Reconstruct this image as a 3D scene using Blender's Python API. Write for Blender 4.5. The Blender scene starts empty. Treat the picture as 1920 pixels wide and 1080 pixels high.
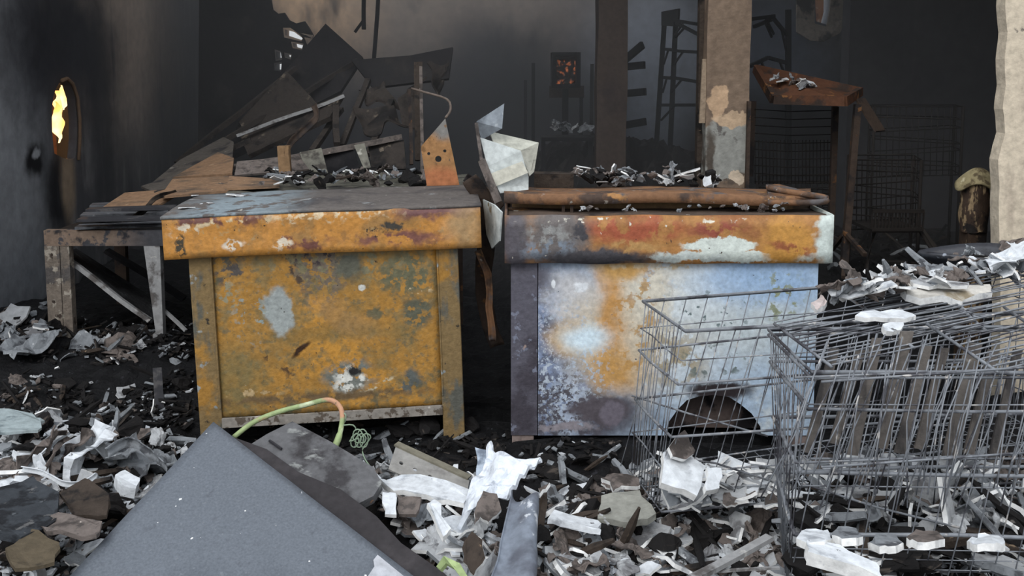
import bpy, bmesh, math, random
from mathutils import Vector, Matrix, Euler, noise
from mathutils.geometry import intersect_line_plane
R = math.radians
sc = bpy.context.scene
col = sc.collection
FPX, PITCH, CH = 1800.0, R(6), 1.43

# ---------------------------------------------------------------- camera, world, exposure
cam = bpy.data.objects.new('camera', bpy.data.cameras.new('camera'))
col.objects.link(cam)
cam.location = (0, 0, CH)
cam.rotation_euler = (R(90) - PITCH, 0, 0)
cam.data.sensor_width = 36
cam.data.lens = 36 * FPX / 1920
cam.data.shift_y = -221 / 1920
cam.data.clip_start = .05
sc.camera = cam
sc.view_settings.view_transform = 'Standard'
sc.view_settings.look = 'None'
sc.view_settings.gamma = 1
sc.view_settings.use_curve_mapping = False
sc.view_settings.exposure = 0.15
w = bpy.data.worlds.new('sky'); sc.world = w; w.use_nodes = True
nt = w.node_tree; nt.nodes.clear()
bg = nt.nodes.new('ShaderNodeBackground'); ow = nt.nodes.new('ShaderNodeOutputWorld')
tcw = nt.nodes.new('ShaderNodeTexCoord'); sx = nt.nodes.new('ShaderNodeSeparateXYZ')
rmp = nt.nodes.new('ShaderNodeValToRGB')
nt.links.new(tcw.outputs['Generated'], sx.inputs[0]); nt.links.new(sx.outputs['Z'], rmp.inputs[0])
rmp.color_ramp.elements[0].color = (.62, .64, .66, 1); rmp.color_ramp.elements[0].position = 0
rmp.color_ramp.elements[1].color = (.90, .95, 1.02, 1); rmp.color_ramp.elements[1].position = .5
nt.links.new(rmp.outputs[0], bg.inputs[0]); bg.inputs[1].default_value = 1.15
nt.links.new(bg.outputs[0], ow.inputs[0])
sun = bpy.data.objects.new('sun', bpy.data.lights.new('sun', 'SUN'))
sun.data.energy = 1.1; sun.data.angle = R(25); sun.data.color = (1, .98, .95)
sun.rotation_euler = Euler((R(48), 0, R(-22)))
col.objects.link(sun)

# ---------------------------------------------------------------- helpers
def ray(px, py):
    u = (px - 960) / FPX; v = -(py - 319) / FPX
    return Vector((u, math.cos(PITCH) + v * math.sin(PITCH), -math.sin(PITCH) + v * math.cos(PITCH)))
CAM = Vector((0, 0, CH))
def W(px, py, Y):            # a point of the scene seen at a pixel, at distance Y
    d = ray(px, py); return CAM + d * (Y / d.y)
def G(px, py, z=0.0):        # ... at height z
    d = ray(px, py); return CAM + d * ((z - CH) / d.z)
def PL(M, px, py, yl=0.0):   # ... on the plane y = yl of a thing's own frame, in that frame
    Mi = M.inverted(); o = Mi @ CAM; d = Mi.to_3x3() @ ray(px, py)
    return o + d * ((yl - o.y) / d.y)

def lin(c):
    c = c / 255.0
    return c / 12.92 if c <= .04045 else ((c + .055) / 1.055) ** 2.4
def S(r, g, b): return (lin(r), lin(g), lin(b), 1)

def tag(o, label=None, cat=None, group=None, kind=None):
    if label: o['label'] = label
    if cat: o['category'] = cat
    if group: o['group'] = group
    if kind: o['kind'] = kind
    return o
def thing(name, loc, label, cat, group=None, rot=(0, 0, 0)):
    o = bpy.data.objects.new(name, None); col.objects.link(o)
    o.location = loc; o.rotation_euler = rot; o.empty_display_size = .1
    o.matrix_world = Matrix.LocRotScale(Vector(loc), Euler(rot), None)
    tag(o, label, cat, group); return o
def wmat(o):
    m = Matrix.LocRotScale(o.location, o.rotation_euler, o.scale)
    return wmat(o.parent) @ m if o.parent else m

class MB:
    def __init__(s): s.v = []; s.f = []; s.m = []; s.smooth = []
    def add(s, vs, fs, mi=0, smooth=False):
        b = len(s.v); s.v += [Vector(v) for v in vs]
        for f in fs: s.f.append([b + i for i in f]); s.m.append(mi); s.smooth.append(smooth)
    def hexa(s, p, mi=0):    # 8 corners: bottom 4 then top 4
        s.add(p, [(3, 2, 1, 0), (4, 5, 6, 7), (0, 1, 5, 4), (1, 2, 6, 5), (2, 3, 7, 6), (3, 0, 4, 7)], mi)
    def box(s, a, b, mi=0, M=None):
        x0, y0, z0 = a; x1, y1, z1 = b
        p = [Vector(q) for q in ((x0, y0, z0), (x1, y0, z0), (x1, y1, z0), (x0, y1, z0), (x0, y0, z1), (x1, y0, z1), (x1, y1, z1), (x0, y1, z1))]
        if M: p = [M @ q for q in p]
        s.hexa(p, mi)
    def bar(s, a, b, wx, wy, up=Vector((0, 0, 1)), mi=0):   # rectangular bar from a to b
        a = Vector(a); b = Vector(b); d = (b - a).normalized()
        if abs(d.dot(up)) > .95: up = Vector((0, 1, 0))
        x = d.cross(up).normalized() * wx / 2; y = x.cross(d).normalized() * wy / 2
        p = [a - x - y, a + x - y, a + x + y, a - x + y, b - x - y, b + x - y, b + x + y, b - x + y]
        s.hexa(p, mi)
    def tube(s, pts, r, n=6, mi=0, closed=False):
        pts = [Vector(p) for p in pts]; m = len(pts); rings = []
        ref = Vector((.13, .37, .92))
        for i, p in enumerate(pts):
            if closed: d = pts[(i + 1) % m] - pts[i - 1]
            else: d = pts[min(i + 1, m - 1)] - pts[max(i - 1, 0)]
            d = d.normalized() if d.length > 1e-9 else Vector((0, 0, 1))
            x = d.cross(ref)
            if x.length < .1: x = d.cross(Vector((1, 0, 0)))
            x.normalize(); y = d.cross(x)
            rr = r[i] if isinstance(r, (list, tuple)) else r
            rings.append([p + (x * math.cos(2 * math.pi * k / n) + y * math.sin(2 * math.pi * k / n)) * rr for k in range(n)])
        vs = [v for q in rings for v in q]; fs = []
        for i in range(m if closed else m - 1):
            j = (i + 1) % m
            for k in range(n):
                k2 = (k + 1) % n
                fs.append((i * n + k, i * n + k2, j * n + k2, j * n + k))
        if not closed:
            fs.append(tuple(range(n))[::-1]); fs.append(tuple((m - 1) * n + k for k in range(n)))
        s.add(vs, fs, mi, True)
    def slab(s, pts, t, mi=0, side=None):     # polygon with thickness t away from its normal
        pts = [Vector(p) for p in pts]; n = len(pts)
        nn = Vector((0, 0, 0)); c = sum(pts, Vector()) / n
        for i in range(n): nn += (pts[i] - c).cross(pts[(i + 1) % n] - c)
        nn.normalize()
        lo = [p - nn * t for p in pts]
        s.add(pts + lo, [tuple(range(n)), tuple(range(2 * n - 1, n - 1, -1))], mi)
        b = len(s.v) - 2 * n
        for i in range(n):
            j = (i + 1) % n; s.f.append([b + j, b + i, b + n + i, b + n + j]); s.m.append(mi if side is None else side); s.smooth.append(False)
    def grid(s, fn, nu, nv, t=0.0, mi=0, smooth=True):   # fn(u,v)->Vector, optional thickness
        P = [[Vector(fn(i / nu, j / nv)) for j in range(nv + 1)] for i in range(nu + 1)]
        def N(i, j):
            a = P[min(i + 1, nu)][j] - P[max(i - 1, 0)][j]; b = P[i][min(j + 1, nv)] - P[i][max(j - 1, 0)]
            c = a.cross(b); return c.normalized() if c.length > 1e-12 else Vector((0, 0, 1))
        top = [P[i][j] for i in range(nu + 1) for j in range(nv + 1)]
        q = nv + 1; fs = [(i * q + j, (i + 1) * q + j, (i + 1) * q + j + 1, i * q + j + 1) for i in range(nu) for j in range(nv)]
        if t:
            K = len(top); low = [P[i][j] - N(i, j) * t for i in range(nu + 1) for j in range(nv + 1)]
            fs += [tuple(K + k for k in f[::-1]) for f in fs]
            for i in range(nu):
                fs.append(((i + 1) * q, i * q, K + i * q, K + (i + 1) * q))
                fs.append((i * q + nv, (i + 1) * q + nv, K + (i + 1) * q + nv, K + i * q + nv))
            for j in range(nv):
                fs.append((j, j + 1, K + j + 1, K + j)); b = nu * q
                fs.append((b + j + 1, b + j, K + b + j, K + b + j + 1))
            top = top + low
        s.add(top, fs, mi, smooth)
    def warp(s, amp, scale, seed=0, axes=(1, 1, 1)):
        for v in s.v:
            d = noise.noise_vector(v * scale + Vector((seed * 3.7, seed * 1.3, seed)))
            v.x += d.x * amp * axes[0]; v.y += d.y * amp * axes[1]; v.z += d.z * amp * axes[2]
        return s
    def build(s, name, mats, parent=None, local=False, bevel=0, base=True, sub=0):
        me = bpy.data.meshes.new(name); me.from_pydata([tuple(v) for v in s.v], [], s.f)
        if not isinstance(mats, (list, tuple)): mats = [mats]
        for m in mats: me.materials.append(m)
        for p, mi, sm in zip(me.polygons, s.m, s.smooth): p.material_index = mi; p.use_smooth = sm
        me.validate(); me.update()
        o = bpy.data.objects.new(name, me); col.objects.link(o)
        if parent is not None:
            if not local: me.transform(wmat(parent).inverted())
            o.parent = parent
        elif base and len(s.v) and not local:
            xs = [v.x for v in s.v]; ys = [v.y for v in s.v]; zs = [v.z for v in s.v]
            c = Vector(((min(xs) + max(xs)) / 2, (min(ys) + max(ys)) / 2, min(zs)))
            me.transform(Matrix.Translation(-c)); o.location = c
        if bevel:
            m = o.modifiers.new('bevel', 'BEVEL'); m.width = bevel; m.segments = 2; m.limit_method = 'ANGLE'
        return o

def holes_poly(outer, holes, t):
    """2D polygon with holes, thickness t along local z; returns verts, faces"""
    cu = bpy.data.curves.new('tmp', 'CURVE'); cu.dimensions = '2D'; cu.fill_mode = 'BOTH'; cu.extrude = t / 2
    for lp in [outer] + holes:
        sp = cu.splines.new('POLY'); sp.points.add(len(lp) - 1); sp.use_cyclic_u = True
        for p, q in zip(sp.points, lp): p.co = (q[0], q[1], 0, 1)
    ob = bpy.data.objects.new('tmp', cu); col.objects.link(ob)
    dg = bpy.context.evaluated_depsgraph_get(); me = bpy.data.meshes.new_from_object(ob.evaluated_get(dg))
    vs = [v.co.copy() for v in me.vertices]; fs = [tuple(p.vertices) for p in me.polygons]
    bpy.data.objects.remove(ob); bpy.data.curves.remove(cu); bpy.data.meshes.remove(me)
    return vs, fs
def circ(x, y, r, n=14): return [(x + r * math.cos(2 * math.pi * k / n), y + r * math.sin(2 * math.pi * k / n)) for k in range(n)]

# ---------------------------------------------------------------- materials
def mat(name, base, layers=(), rough=.8, metal=0.0, bump=.0, bscale=30, rnd=False, spec=.3, emit=None):
    m = bpy.data.materials.new(name); m.use_nodes = True; nt = m.node_tree
    nd = nt.nodes; lk = nt.links; bs = nd['Principled BSDF']
    bs.inputs['Roughness'].default_value = rough; bs.inputs['Metallic'].default_value = metal
    bs.inputs['Specular IOR Level'].default_value = spec
    tc = nd.new('ShaderNodeTexCoord'); P = tc.outputs['Object']
    if rnd:
        oi = nd.new('ShaderNodeObjectInfo'); ml = nd.new('ShaderNodeMath'); ml.operation = 'MULTIPLY'; ml.inputs[1].default_value = 37
        lk.new(oi.outputs['Random'], ml.inputs[0]); ad = nd.new('ShaderNodeVectorMath'); ad.operation = 'ADD'
        lk.new(P, ad.inputs[0]); lk.new(ml.outputs[0], ad.inputs[1]); P = ad.outputs[0]
    def nz(scale, detail=5, stretch=(1, 1, 1), off=0, rgh=.6):
        mp = nd.new('ShaderNodeMapping'); lk.new(P, mp.inputs[0]); mp.inputs['Scale'].default_value = stretch
        mp.inputs['Location'].default_value = (off, off * .7, off * 1.3)
        n = nd.new('ShaderNodeTexNoise'); lk.new(mp.outputs[0], n.inputs[0]); n.inputs['Scale'].default_value = scale
        n.inputs['Detail'].default_value = detail; n.inputs['Roughness'].default_value = rgh
        return n
    def mr(src, a, b, c=0, d=1, smooth=True):
        r = nd.new('ShaderNodeMapRange'); lk.new(src, r.inputs[0])
        r.interpolation_type = 'SMOOTHSTEP' if smooth else 'LINEAR'
        for k, val in zip((1, 2, 3, 4), (a, b, c, d)): r.inputs[k].default_value = val
        return r.outputs[0]
    cur = None
    rg = nd.new('ShaderNodeRGB'); rg.outputs[0].default_value = base; cur = rg.outputs[0]
    for i, L in enumerate(layers):
        kind, c = L[0], L[1]; kw = L[2]
        if kind == 'n':
            n = nz(kw.get('s', 5), kw.get('d', 5), kw.get('st', (1, 1, 1)), kw.get('o', i * 3.1 + 1), kw.get('r', .6))
            lo = kw.get('t', .55); fac = mr(n.outputs['Fac'], lo, lo + kw.get('w', .08))
        else:
            n = nz(kw.get('s', 9), 4, (1, 1, 1), i * 2.3 + 5)
            sb = nd.new('ShaderNodeVectorMath'); sb.operation = 'SUBTRACT'; lk.new(n.outputs['Color'], sb.inputs[0]); sb.inputs[1].default_value = (.5, .5, .5)
            sl = nd.new('ShaderNodeVectorMath'); sl.operation = 'SCALE'; lk.new(sb.outputs[0], sl.inputs[0]); sl.inputs['Scale'].default_value = kw.get('a', .12)
            ad = nd.new('ShaderNodeVectorMath'); ad.operation = 'ADD'; lk.new(P, ad.inputs[0]); lk.new(sl.outputs[0], ad.inputs[1])
            s2 = nd.new('ShaderNodeVectorMath'); s2.operation = 'SUBTRACT'; lk.new(ad.outputs[0], s2.inputs[0]); s2.inputs[1].default_value = kw['c']
            src = s2.outputs[0]
            if 'rot' in kw:
                vr = nd.new('ShaderNodeVectorRotate'); vr.rotation_type = 'Y_AXIS'; vr.inputs['Angle'].default_value = kw['rot']
                lk.new(src, vr.inputs[0]); src = vr.outputs[0]
            dv = nd.new('ShaderNodeVectorMath'); dv.operation = 'DIVIDE'; lk.new(src, dv.inputs[0]); dv.inputs[1].default_value = kw['r']
            ln = nd.new('ShaderNodeVectorMath'); ln.operation = 'LENGTH'; lk.new(dv.outputs[0], ln.inputs[0])
            sf = kw.get('soft', .25); fac = mr(ln.outputs['Value'], 1 + sf, 1 - sf)
            if 'nt' in kw:
                n2 = nz(kw.get('ns', 40), 4, kw.get('st', (1, 1, 1)), i + 9); f2 = mr(n2.outputs['Fac'], kw['nt'], kw['nt'] + .07)
                mm = nd.new('ShaderNodeMath'); mm.operation = 'MULTIPLY'; lk.new(fac, mm.inputs[0]); lk.new(f2, mm.inputs[1]); fac = mm.outputs[0]
        k = kw.get('k', 1)
        if k != 1:
            mm = nd.new('ShaderNodeMath'); mm.operation = 'MULTIPLY'; lk.new(fac, mm.inputs[0]); mm.inputs[1].default_value = k; fac = mm.outputs[0]
        mx = nd.new('ShaderNodeMix'); mx.data_type = 'RGBA'; lk.new(fac, mx.inputs['Factor']); lk.new(cur, mx.inputs['A'])
        mx.inputs['B'].default_value = c; cur = mx.outputs['Result']
    # fine value mottling
    n = nz(bscale * 1.3, 6, (1, 1, 1), 11); v = mr(n.outputs['Fac'], .3, .7, .78, 1.18, False)
    hm = nd.new('ShaderNodeMix'); hm.data_type = 'RGBA'; hm.blend_type = 'MULTIPLY'; hm.inputs['Factor'].default_value = 1
    lk.new(cur, hm.inputs['A']); lk.new(v, hm.inputs['B']); cur = hm.outputs['Result']
    lk.new(cur, bs.inputs['Base Color'])
    if bump:
        b = nd.new('ShaderNodeBump'); b.inputs['Strength'].default_value = bump; b.inputs['Distance'].default_value = .01
        n = nz(bscale, 6, (1, 1, 1), 21); lk.new(n.outputs['Fac'], b.inputs['Height']); lk.new(b.outputs[0], bs.inputs['Normal'])
    if emit:
        bs.inputs['Emission Color'].default_value = emit[0]; bs.inputs['Emission Strength'].default_value = emit[1]
    return m
def blob(c, center, r, **k): k.update(c=tuple(center), r=r); return ('b', c, k)
def nl(c, **k): return ('n', c, k)
def simple_emit(name, c, st):
    m = bpy.data.materials.new(name); m.use_nodes = True; n = m.node_tree.nodes; n.clear()
    e = n.new('ShaderNodeEmission'); o = n.new('ShaderNodeOutputMaterial'); e.inputs[0].default_value = c; e.inputs[1].default_value = st
    m.node_tree.links.new(e.outputs[0], o.inputs[0]); return m

M = {}
M['soot'] = mat('sooty_black', S(30, 29, 30), [nl(S(60, 58, 56), s=6, t=.58, w=.1), nl(S(16, 16, 18), s=3, t=.5, w=.2)], bump=.4, rough=.9)
M['char'] = mat('charred_wood', S(24, 22, 22), [nl(S(75, 68, 62), s=14, t=.6, w=.08, st=(.3, 1, 3)), nl(S(105, 100, 96), s=30, t=.68, w=.05)], bump=.8, rnd=True, rough=.85)
M['char_b'] = mat('browned_charred_wood', S(64, 55, 48), [nl(S(28, 25, 24), s=9, t=.5, w=.12), nl(S(140, 120, 98), s=22, t=.66, w=.05)], bump=.8, rnd=True)
M['white'] = mat('white_plaster', S(214, 218, 222), [nl(S(168, 172, 178), s=12, t=.55, w=.12), nl(S(110, 110, 112), s=25, t=.66, w=.04)], bump=.4, rnd=True)
M['white_e'] = mat('white_gypsum_edge', S(238, 238, 236), [nl(S(196, 198, 200), s=20, t=.6, w=.1)], bump=.3, rnd=True)
M['grey'] = mat('ash_grey', S(132, 136, 140), [nl(S(84, 86, 90), s=14, t=.52, w=.1), nl(S(186, 188, 190), s=22, t=.63, w=.05)], bump=.6, rnd=True)
M['grey_w'] = mat('pale_ashy_plaster', S(176, 178, 180), [nl(S(120, 120, 122), s=12, t=.5, w=.12), nl(S(84, 82, 82), s=22, t=.62, w=.05)], bump=.6, rnd=True)
M['taupe'] = mat('scorched_taupe', S(112, 103, 98), [nl(S(72, 68, 66), s=30, t=.52, w=.1, k=.7), nl(S(70, 64, 61), s=10, t=.52, w=.1), nl(S(178, 168, 158), s=30, t=.68, w=.05)], bump=.5, rnd=True)
M['rust'] = mat('rusty_steel', S(128, 94, 68), [nl(S(76, 62, 54), s=7, t=.48, w=.12), nl(S(168, 124, 78), s=11, t=.58, w=.1), nl(S(92, 88, 88), s=9, t=.55, w=.1), nl(S(166, 158, 148), s=26, t=.64, w=.05)], bump=.5, rough=.75, rnd=True)
M['rust_d'] = mat('dark_rusty_steel', S(66, 54, 46), [nl(S(38, 34, 34), s=7, t=.48, w=.12), nl(S(112, 78, 50), s=13, t=.62, w=.06)], bump=.5, rough=.8, rnd=True)
M['steel'] = mat('scorched_wire', S(132, 136, 142), [nl(S(74, 74, 80), s=9, t=.5, w=.1), nl(S(196, 192, 188), s=20, t=.6, w=.08)], rough=.5, metal=.1, spec=.5)
M['steel_d'] = mat('dark_steel', S(52, 52, 56), [nl(S(84, 82, 82), s=8, t=.6, w=.08)], rough=.7, rnd=True)
M['iron_brown'] = mat('sooty_brown_iron', S(40, 35, 32), [nl(S(62, 50, 42), s=8, t=.6, w=.1)], rough=.85)
M['iron_black'] = mat('black_iron', S(24, 25, 28), [nl(S(46, 44, 44), s=8, t=.6, w=.1)], rough=.85)
M['lgrey'] = mat('light_metal', S(150, 150, 150), [nl(S(92, 88, 86), s=9, t=.52, w=.1), nl(S(186, 184, 180), s=14, t=.6, w=.06)], rough=.6, bump=.2, rnd=True)

# ---------------------------------------------------------------- the place: walls, floor, ceiling
def plain(name, mb, m, **k):
    o = mb.build(name, m, **k); tag(o, kind='structure'); return o
fl = MB(); fl.box((-12, -8, -.2), (12, 12, 0))
plain('floor', fl, mat('sooty_floor', S(48, 48, 50), [nl(S(26, 26, 28), s=1.6, t=.48, w=.15), nl(S(86, 86, 88), s=6, t=.62, w=.06)], bump=.4, bscale=20))

# left wall: oblique, with a tall narrow arched opening through which the fire shows
WA = Vector((-2.6, 4.0, 0)); WB = Vector((-3.22, 10.2, 0)); wd = (WB - WA).normalized(); wl = (WB - WA).length
def wall_uv(px, py):
    n = Vector((wd.y, -wd.x, 0)); d = ray(px, py); p = CAM + d * ((WA - CAM).dot(n) / d.dot(n))
    return ((p - WA).dot(wd), p.z)
LWM = Matrix.Translation(WA) @ Matrix(((wd.x, 0, wd.y, 0), (wd.y, 0, -wd.x, 0), (0, 1, 0, 0), (0, 0, 0, 1)))
arch_px = [(102, 288), (98, 250), (97, 205), (102, 172), (112, 154), (122, 150), (132, 160), (140, 185), (144, 225), (144, 262), (141, 296), (132, 300), (118, 296)]
hole = [wall_uv(*p) for p in arch_px]
vs, fs = holes_poly([(0, 0), (wl, 0), (wl, 3.4), (0, 3.4)], [hole], .05)
mb = MB(); mb.add([Vector((v.x, v.y, v.z - .025)) for v in vs], fs)
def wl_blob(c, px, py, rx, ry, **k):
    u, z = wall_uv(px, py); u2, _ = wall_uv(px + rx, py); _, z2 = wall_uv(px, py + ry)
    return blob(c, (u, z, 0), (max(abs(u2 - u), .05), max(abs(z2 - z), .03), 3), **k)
leftm = mat('stained_plaster_painted_light', S(84, 84, 88), [
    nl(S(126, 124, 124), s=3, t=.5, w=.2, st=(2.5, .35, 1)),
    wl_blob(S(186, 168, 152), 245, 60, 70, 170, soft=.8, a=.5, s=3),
    wl_blob(S(146, 148, 152), 15, 330, 70, 330, soft=.7, a=.5, s=3),  # lit grey at the wall's near end, painted into the colour
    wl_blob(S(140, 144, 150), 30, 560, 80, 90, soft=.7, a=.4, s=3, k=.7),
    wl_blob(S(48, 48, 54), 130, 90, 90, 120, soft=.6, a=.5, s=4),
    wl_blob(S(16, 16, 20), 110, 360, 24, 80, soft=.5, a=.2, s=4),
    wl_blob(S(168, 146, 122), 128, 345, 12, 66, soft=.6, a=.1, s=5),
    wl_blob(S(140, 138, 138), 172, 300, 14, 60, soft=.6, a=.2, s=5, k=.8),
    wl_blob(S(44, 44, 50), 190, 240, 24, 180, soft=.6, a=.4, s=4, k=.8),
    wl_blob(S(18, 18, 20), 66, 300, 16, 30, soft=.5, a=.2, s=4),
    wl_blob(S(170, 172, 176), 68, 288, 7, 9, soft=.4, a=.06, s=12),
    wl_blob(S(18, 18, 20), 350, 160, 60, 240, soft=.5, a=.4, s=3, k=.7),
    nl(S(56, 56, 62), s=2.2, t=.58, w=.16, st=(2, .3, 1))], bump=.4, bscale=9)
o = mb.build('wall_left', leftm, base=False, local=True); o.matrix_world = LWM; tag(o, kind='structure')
# smoke-darkened door strip around the opening edge (plaster reveal)
tb = MB(); rim = [LWM @ Vector((u, z, .012)) for (u, z) in [wall_uv(*p) for p in [(144, 300), (146, 262), (146, 225), (142, 183), (133, 157), (122, 147), (112, 151)]]]
tb.tube(rim, .012, 6)
o = tb.build('trim_1', mat('scorched_reveal', S(126, 100, 76), bump=.4)); tag(o, kind='structure')

YBK = 10.0
def bwp(pts): return [(W(x, y, YBK).x, W(x, y, YBK).z) for x, y in pts]
bholes = [bwp(q) for q in ([(534, 55), (552, 60), (568, 72), (564, 76), (534, 66)], [(548, 80), (568, 85), (566, 92), (550, 88)],
    [(517, 96), (526, 98), (528, 108), (518, 112)], [(516, 120), (528, 118), (527, 132), (516, 130)], [(534, 100), (546, 104), (544, 109), (535, 106)],
    [(1526, -60), (1556, -60), (1556, 20), (1550, 46), (1530, 40)])]
vs, fs = holes_poly([(-3.4, 0), (4.6, 0), (4.6, 3.4), (-3.4, 3.4)], bholes, .2)
bk = MB(); bk.add([Vector((v.x, YBK + .1 - v.z, v.y)) for v in vs], fs)
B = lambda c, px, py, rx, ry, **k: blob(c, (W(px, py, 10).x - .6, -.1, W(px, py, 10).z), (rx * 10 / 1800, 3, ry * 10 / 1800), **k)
backm = mat('smoky_wall_painted_glow', S(72, 72, 78), [  # beige and bluish glow of daylight and haze painted into the colour
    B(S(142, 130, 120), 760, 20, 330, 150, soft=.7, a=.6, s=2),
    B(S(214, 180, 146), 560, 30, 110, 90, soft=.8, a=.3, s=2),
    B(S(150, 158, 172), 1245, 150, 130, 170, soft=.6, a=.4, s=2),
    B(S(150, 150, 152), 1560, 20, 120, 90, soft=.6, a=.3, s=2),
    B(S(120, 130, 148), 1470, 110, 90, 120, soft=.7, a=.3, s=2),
    B(S(34, 36, 42), 960, 260, 190, 170, soft=.6, a=.5, s=2), B(S(40, 42, 50), 900, 130, 70, 90, soft=.8, a=.5, s=2, k=.7), B(S(30, 32, 38), 1450, 290, 200, 110, soft=.5, a=.4, s=2), B(S(34, 34, 36), 400, 200, 160, 200, soft=.4, a=.4, s=2),  # lower wall painted darker to dim the rear
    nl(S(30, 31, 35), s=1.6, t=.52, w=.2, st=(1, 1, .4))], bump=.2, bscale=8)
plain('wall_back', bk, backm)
pr = MB(); x0 = W(1592, 100, 8.4).x; pr.box((x0, 8.4, 0), (4.6, 8.6, 3.4))
plain('wall_rear_right', pr, mat('blackened_partition', S(88, 87, 90), [nl(S(68, 68, 74), s=1.2, t=.5, w=.25), nl(S(104, 100, 102), s=2, t=.6, w=.2, st=(2, 1, .3))], bump=.2, bscale=8))
rw = MB(); rw.box((4.4, 3.7, 0), (4.6, 10.2, 3.4)); plain('wall_right', rw, M['soot'])
# near right door jamb, rough broken edge
Yj = 3.75
edge = [(1885, -60), (1886, 10), (1889, 60), (1884, 110), (1886, 160), (1882, 205), (1885, 250), (1877, 275), (1872, 300), (1874, 350), (1873, 410), (1874, 445), (1876, 600)]
pj = [W(x, y, Yj) for x, y in edge]; pj[0].z = 3.4
jb = MB(); far = [Vector((4.6, Yj, p.z)) for p in pj]
zb = pj[-1].z
pts = pj + [Vector((pj[-1].x + .02, Yj, 0))]
dn = []
for i in range(len(pts) - 1):
    for k in range(6):
        p = pts[i].lerp(pts[i + 1], k / 6); p.x += .006 * noise.noise(p * 14); dn.append(p)
dn.append(pts[-1])
ring = [(p.x, p.z) for p in dn] + [(4.6, 0), (4.6, 3.4)]
vs, fs = holes_poly(ring, [], .07)
jb.add([Vector((v.x, Yj + .035 + v.z, v.y)) for v in vs], fs)
plain('wall_front_right', jb, mat('beige_render', S(214, 200, 178), [nl(S(186, 172, 154), s=4, t=.5, w=.15, st=(2, 1, .5)), nl(S(120, 112, 104), s=9, t=.64, w=.05)], bump=.5, bscale=25))
fw = MB(); fw.box((-4.5, 3.6, 0), (-2.6, 3.85, 3.4)); plain('wall_front_left', fw, M['soot'])
# unseen ceiling; rear left gap and set-back front edge shaped to let light in
cl = MB(); cl.box((-4.6, 4.7, 3.4), (4.6, 8.0, 3.6)); cl.box((1.3, 8.0, 3.4), (4.6, 10.2, 3.6)); cl.box((-4.6, 9.9, 3.4), (1.3, 10.2, 3.6))
plain('ceiling', cl, M['soot'])

# ---------------------------------------------------------------- columns
def wpos(c, px, py, Y, rx, ry, base, **k):   # blob on a frontal face, in the frame of an object based at `base`
    p = W(px, py, Y) - Vector(base); s = Y / FPX
    return blob(c, (p.x, p.y, p.z), (rx * s, 2, ry * s), **k)
def column(name, x0p, x1p, Y, dep, m, label, top=3.4):
    a = W(x0p, 200, Y).x; b = W(x1p, 200, Y).x
    g = MB(); n = 14; cx = (a + b) / 2
    def fn(u, v):
        # chamfered square section wrapped round
        ang = u * 4; s = int(ang) % 4; t = ang - int(ang)
        c = [(a, Y), (b, Y), (b, Y + dep), (a, Y + dep)]
        p = c[s]; q = c[(s + 1) % 4]
        x = p[0] + (q[0] - p[0]) * t; y = p[1] + (q[1] - p[1]) * t; z = v * top
        d = noise.noise_vector(Vector((x * 6, y * 6, z * 3))) * .008
        return Vector((x + d.x, y + d.y, z))
    g.grid(fn, 24, 60, smooth=False)
    o = g.build(name, m, base=False); me = o.data
    base = Vector((cx, Y + dep / 2, 0)); me.transform(Matrix.Translation(-base)); o.location = base
    tag(o, label, 'column'); return o
b1 = (W(1147, 200, 6.0).x, 6.1, 0)
column('concrete_column', 1120, 1175, 6.0, .2, mat('smoked_column_paint', S(62, 54, 50), [nl(S(48, 42, 42), s=3, t=.5, w=.2), nl(S(86, 72, 58), s=2, t=.6, w=.2, st=(1, 1, .4))], bump=.3), 'narrow smoke-browned column behind the folded white sheets')
b2 = (W(1364, 200, 5.0).x, 5.12, 0)
Q = lambda c, px, py, rx, ry, **k: wpos(c, px, py, 5.0, rx, ry, b2, **k)
column('concrete_column', 1324, 1404, 5.0, .24, mat('peeling_column_render', S(126, 108, 92), [
    nl(S(106, 90, 78), s=5, t=.5, w=.2),
    Q(S(150, 150, 144), 1362, 280, 80, 56, soft=.06, a=.12, s=12),
    Q(S(104, 100, 96), 1350, 250, 60, 30, soft=.5, a=.2, s=12, nt=.55, ns=14),
    Q(S(192, 162, 132), 1345, 195, 18, 30, soft=.1, a=.12, s=12),
    Q(S(192, 166, 138), 1375, 224, 34, 14, soft=.1, a=.12, s=12),
    Q(S(86, 78, 70), 1330, 300, 9, 60, soft=.4, a=.1, s=9),
    Q(S(96, 84, 74), 1362, 335, 60, 12, soft=.4, a=.1, s=14, nt=.5, ns=20),
    Q(S(208, 190, 168), 1380, 334, 12, 10, soft=.1, a=.1, s=14)], bump=.6, bscale=22), 'thick beige column with peeled render low down, behind the right counter')
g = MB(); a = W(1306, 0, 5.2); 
g.box((W(1307, 100, 5.15).x, 5.1, 0), (W(1323, 100, 5.15).x, 5.16, 3.3)); g.warp(.006, 5, 3)  # added strip standing in for the column's shaded left side
tag(g.build('column_shade_strip', M['char_b']), 'brown strip added as the dark shaded left side of the thick column', 'post')
g = MB(); g.bar(W(1316, 230, 5.02), W(1322, 110, 5.02), .03, .02); g.warp(.006, 9, 4)
tag(g.build('wood_splinter', mat('split_timber', S(150, 132, 112), bump=.6)), 'pale splintered strip on the left edge of the thick column', 'splinter')
g = MB(); g.box((W(1405, 100, 4.95).x, 4.95, 0), (W(1411, 100, 4.95).x, 4.98, W(1408, 190, 4.95).z))
tag(g.build('metal_post', M['rust_d']), 'thin rusty post standing against the right side of the thick column', 'post')

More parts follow.
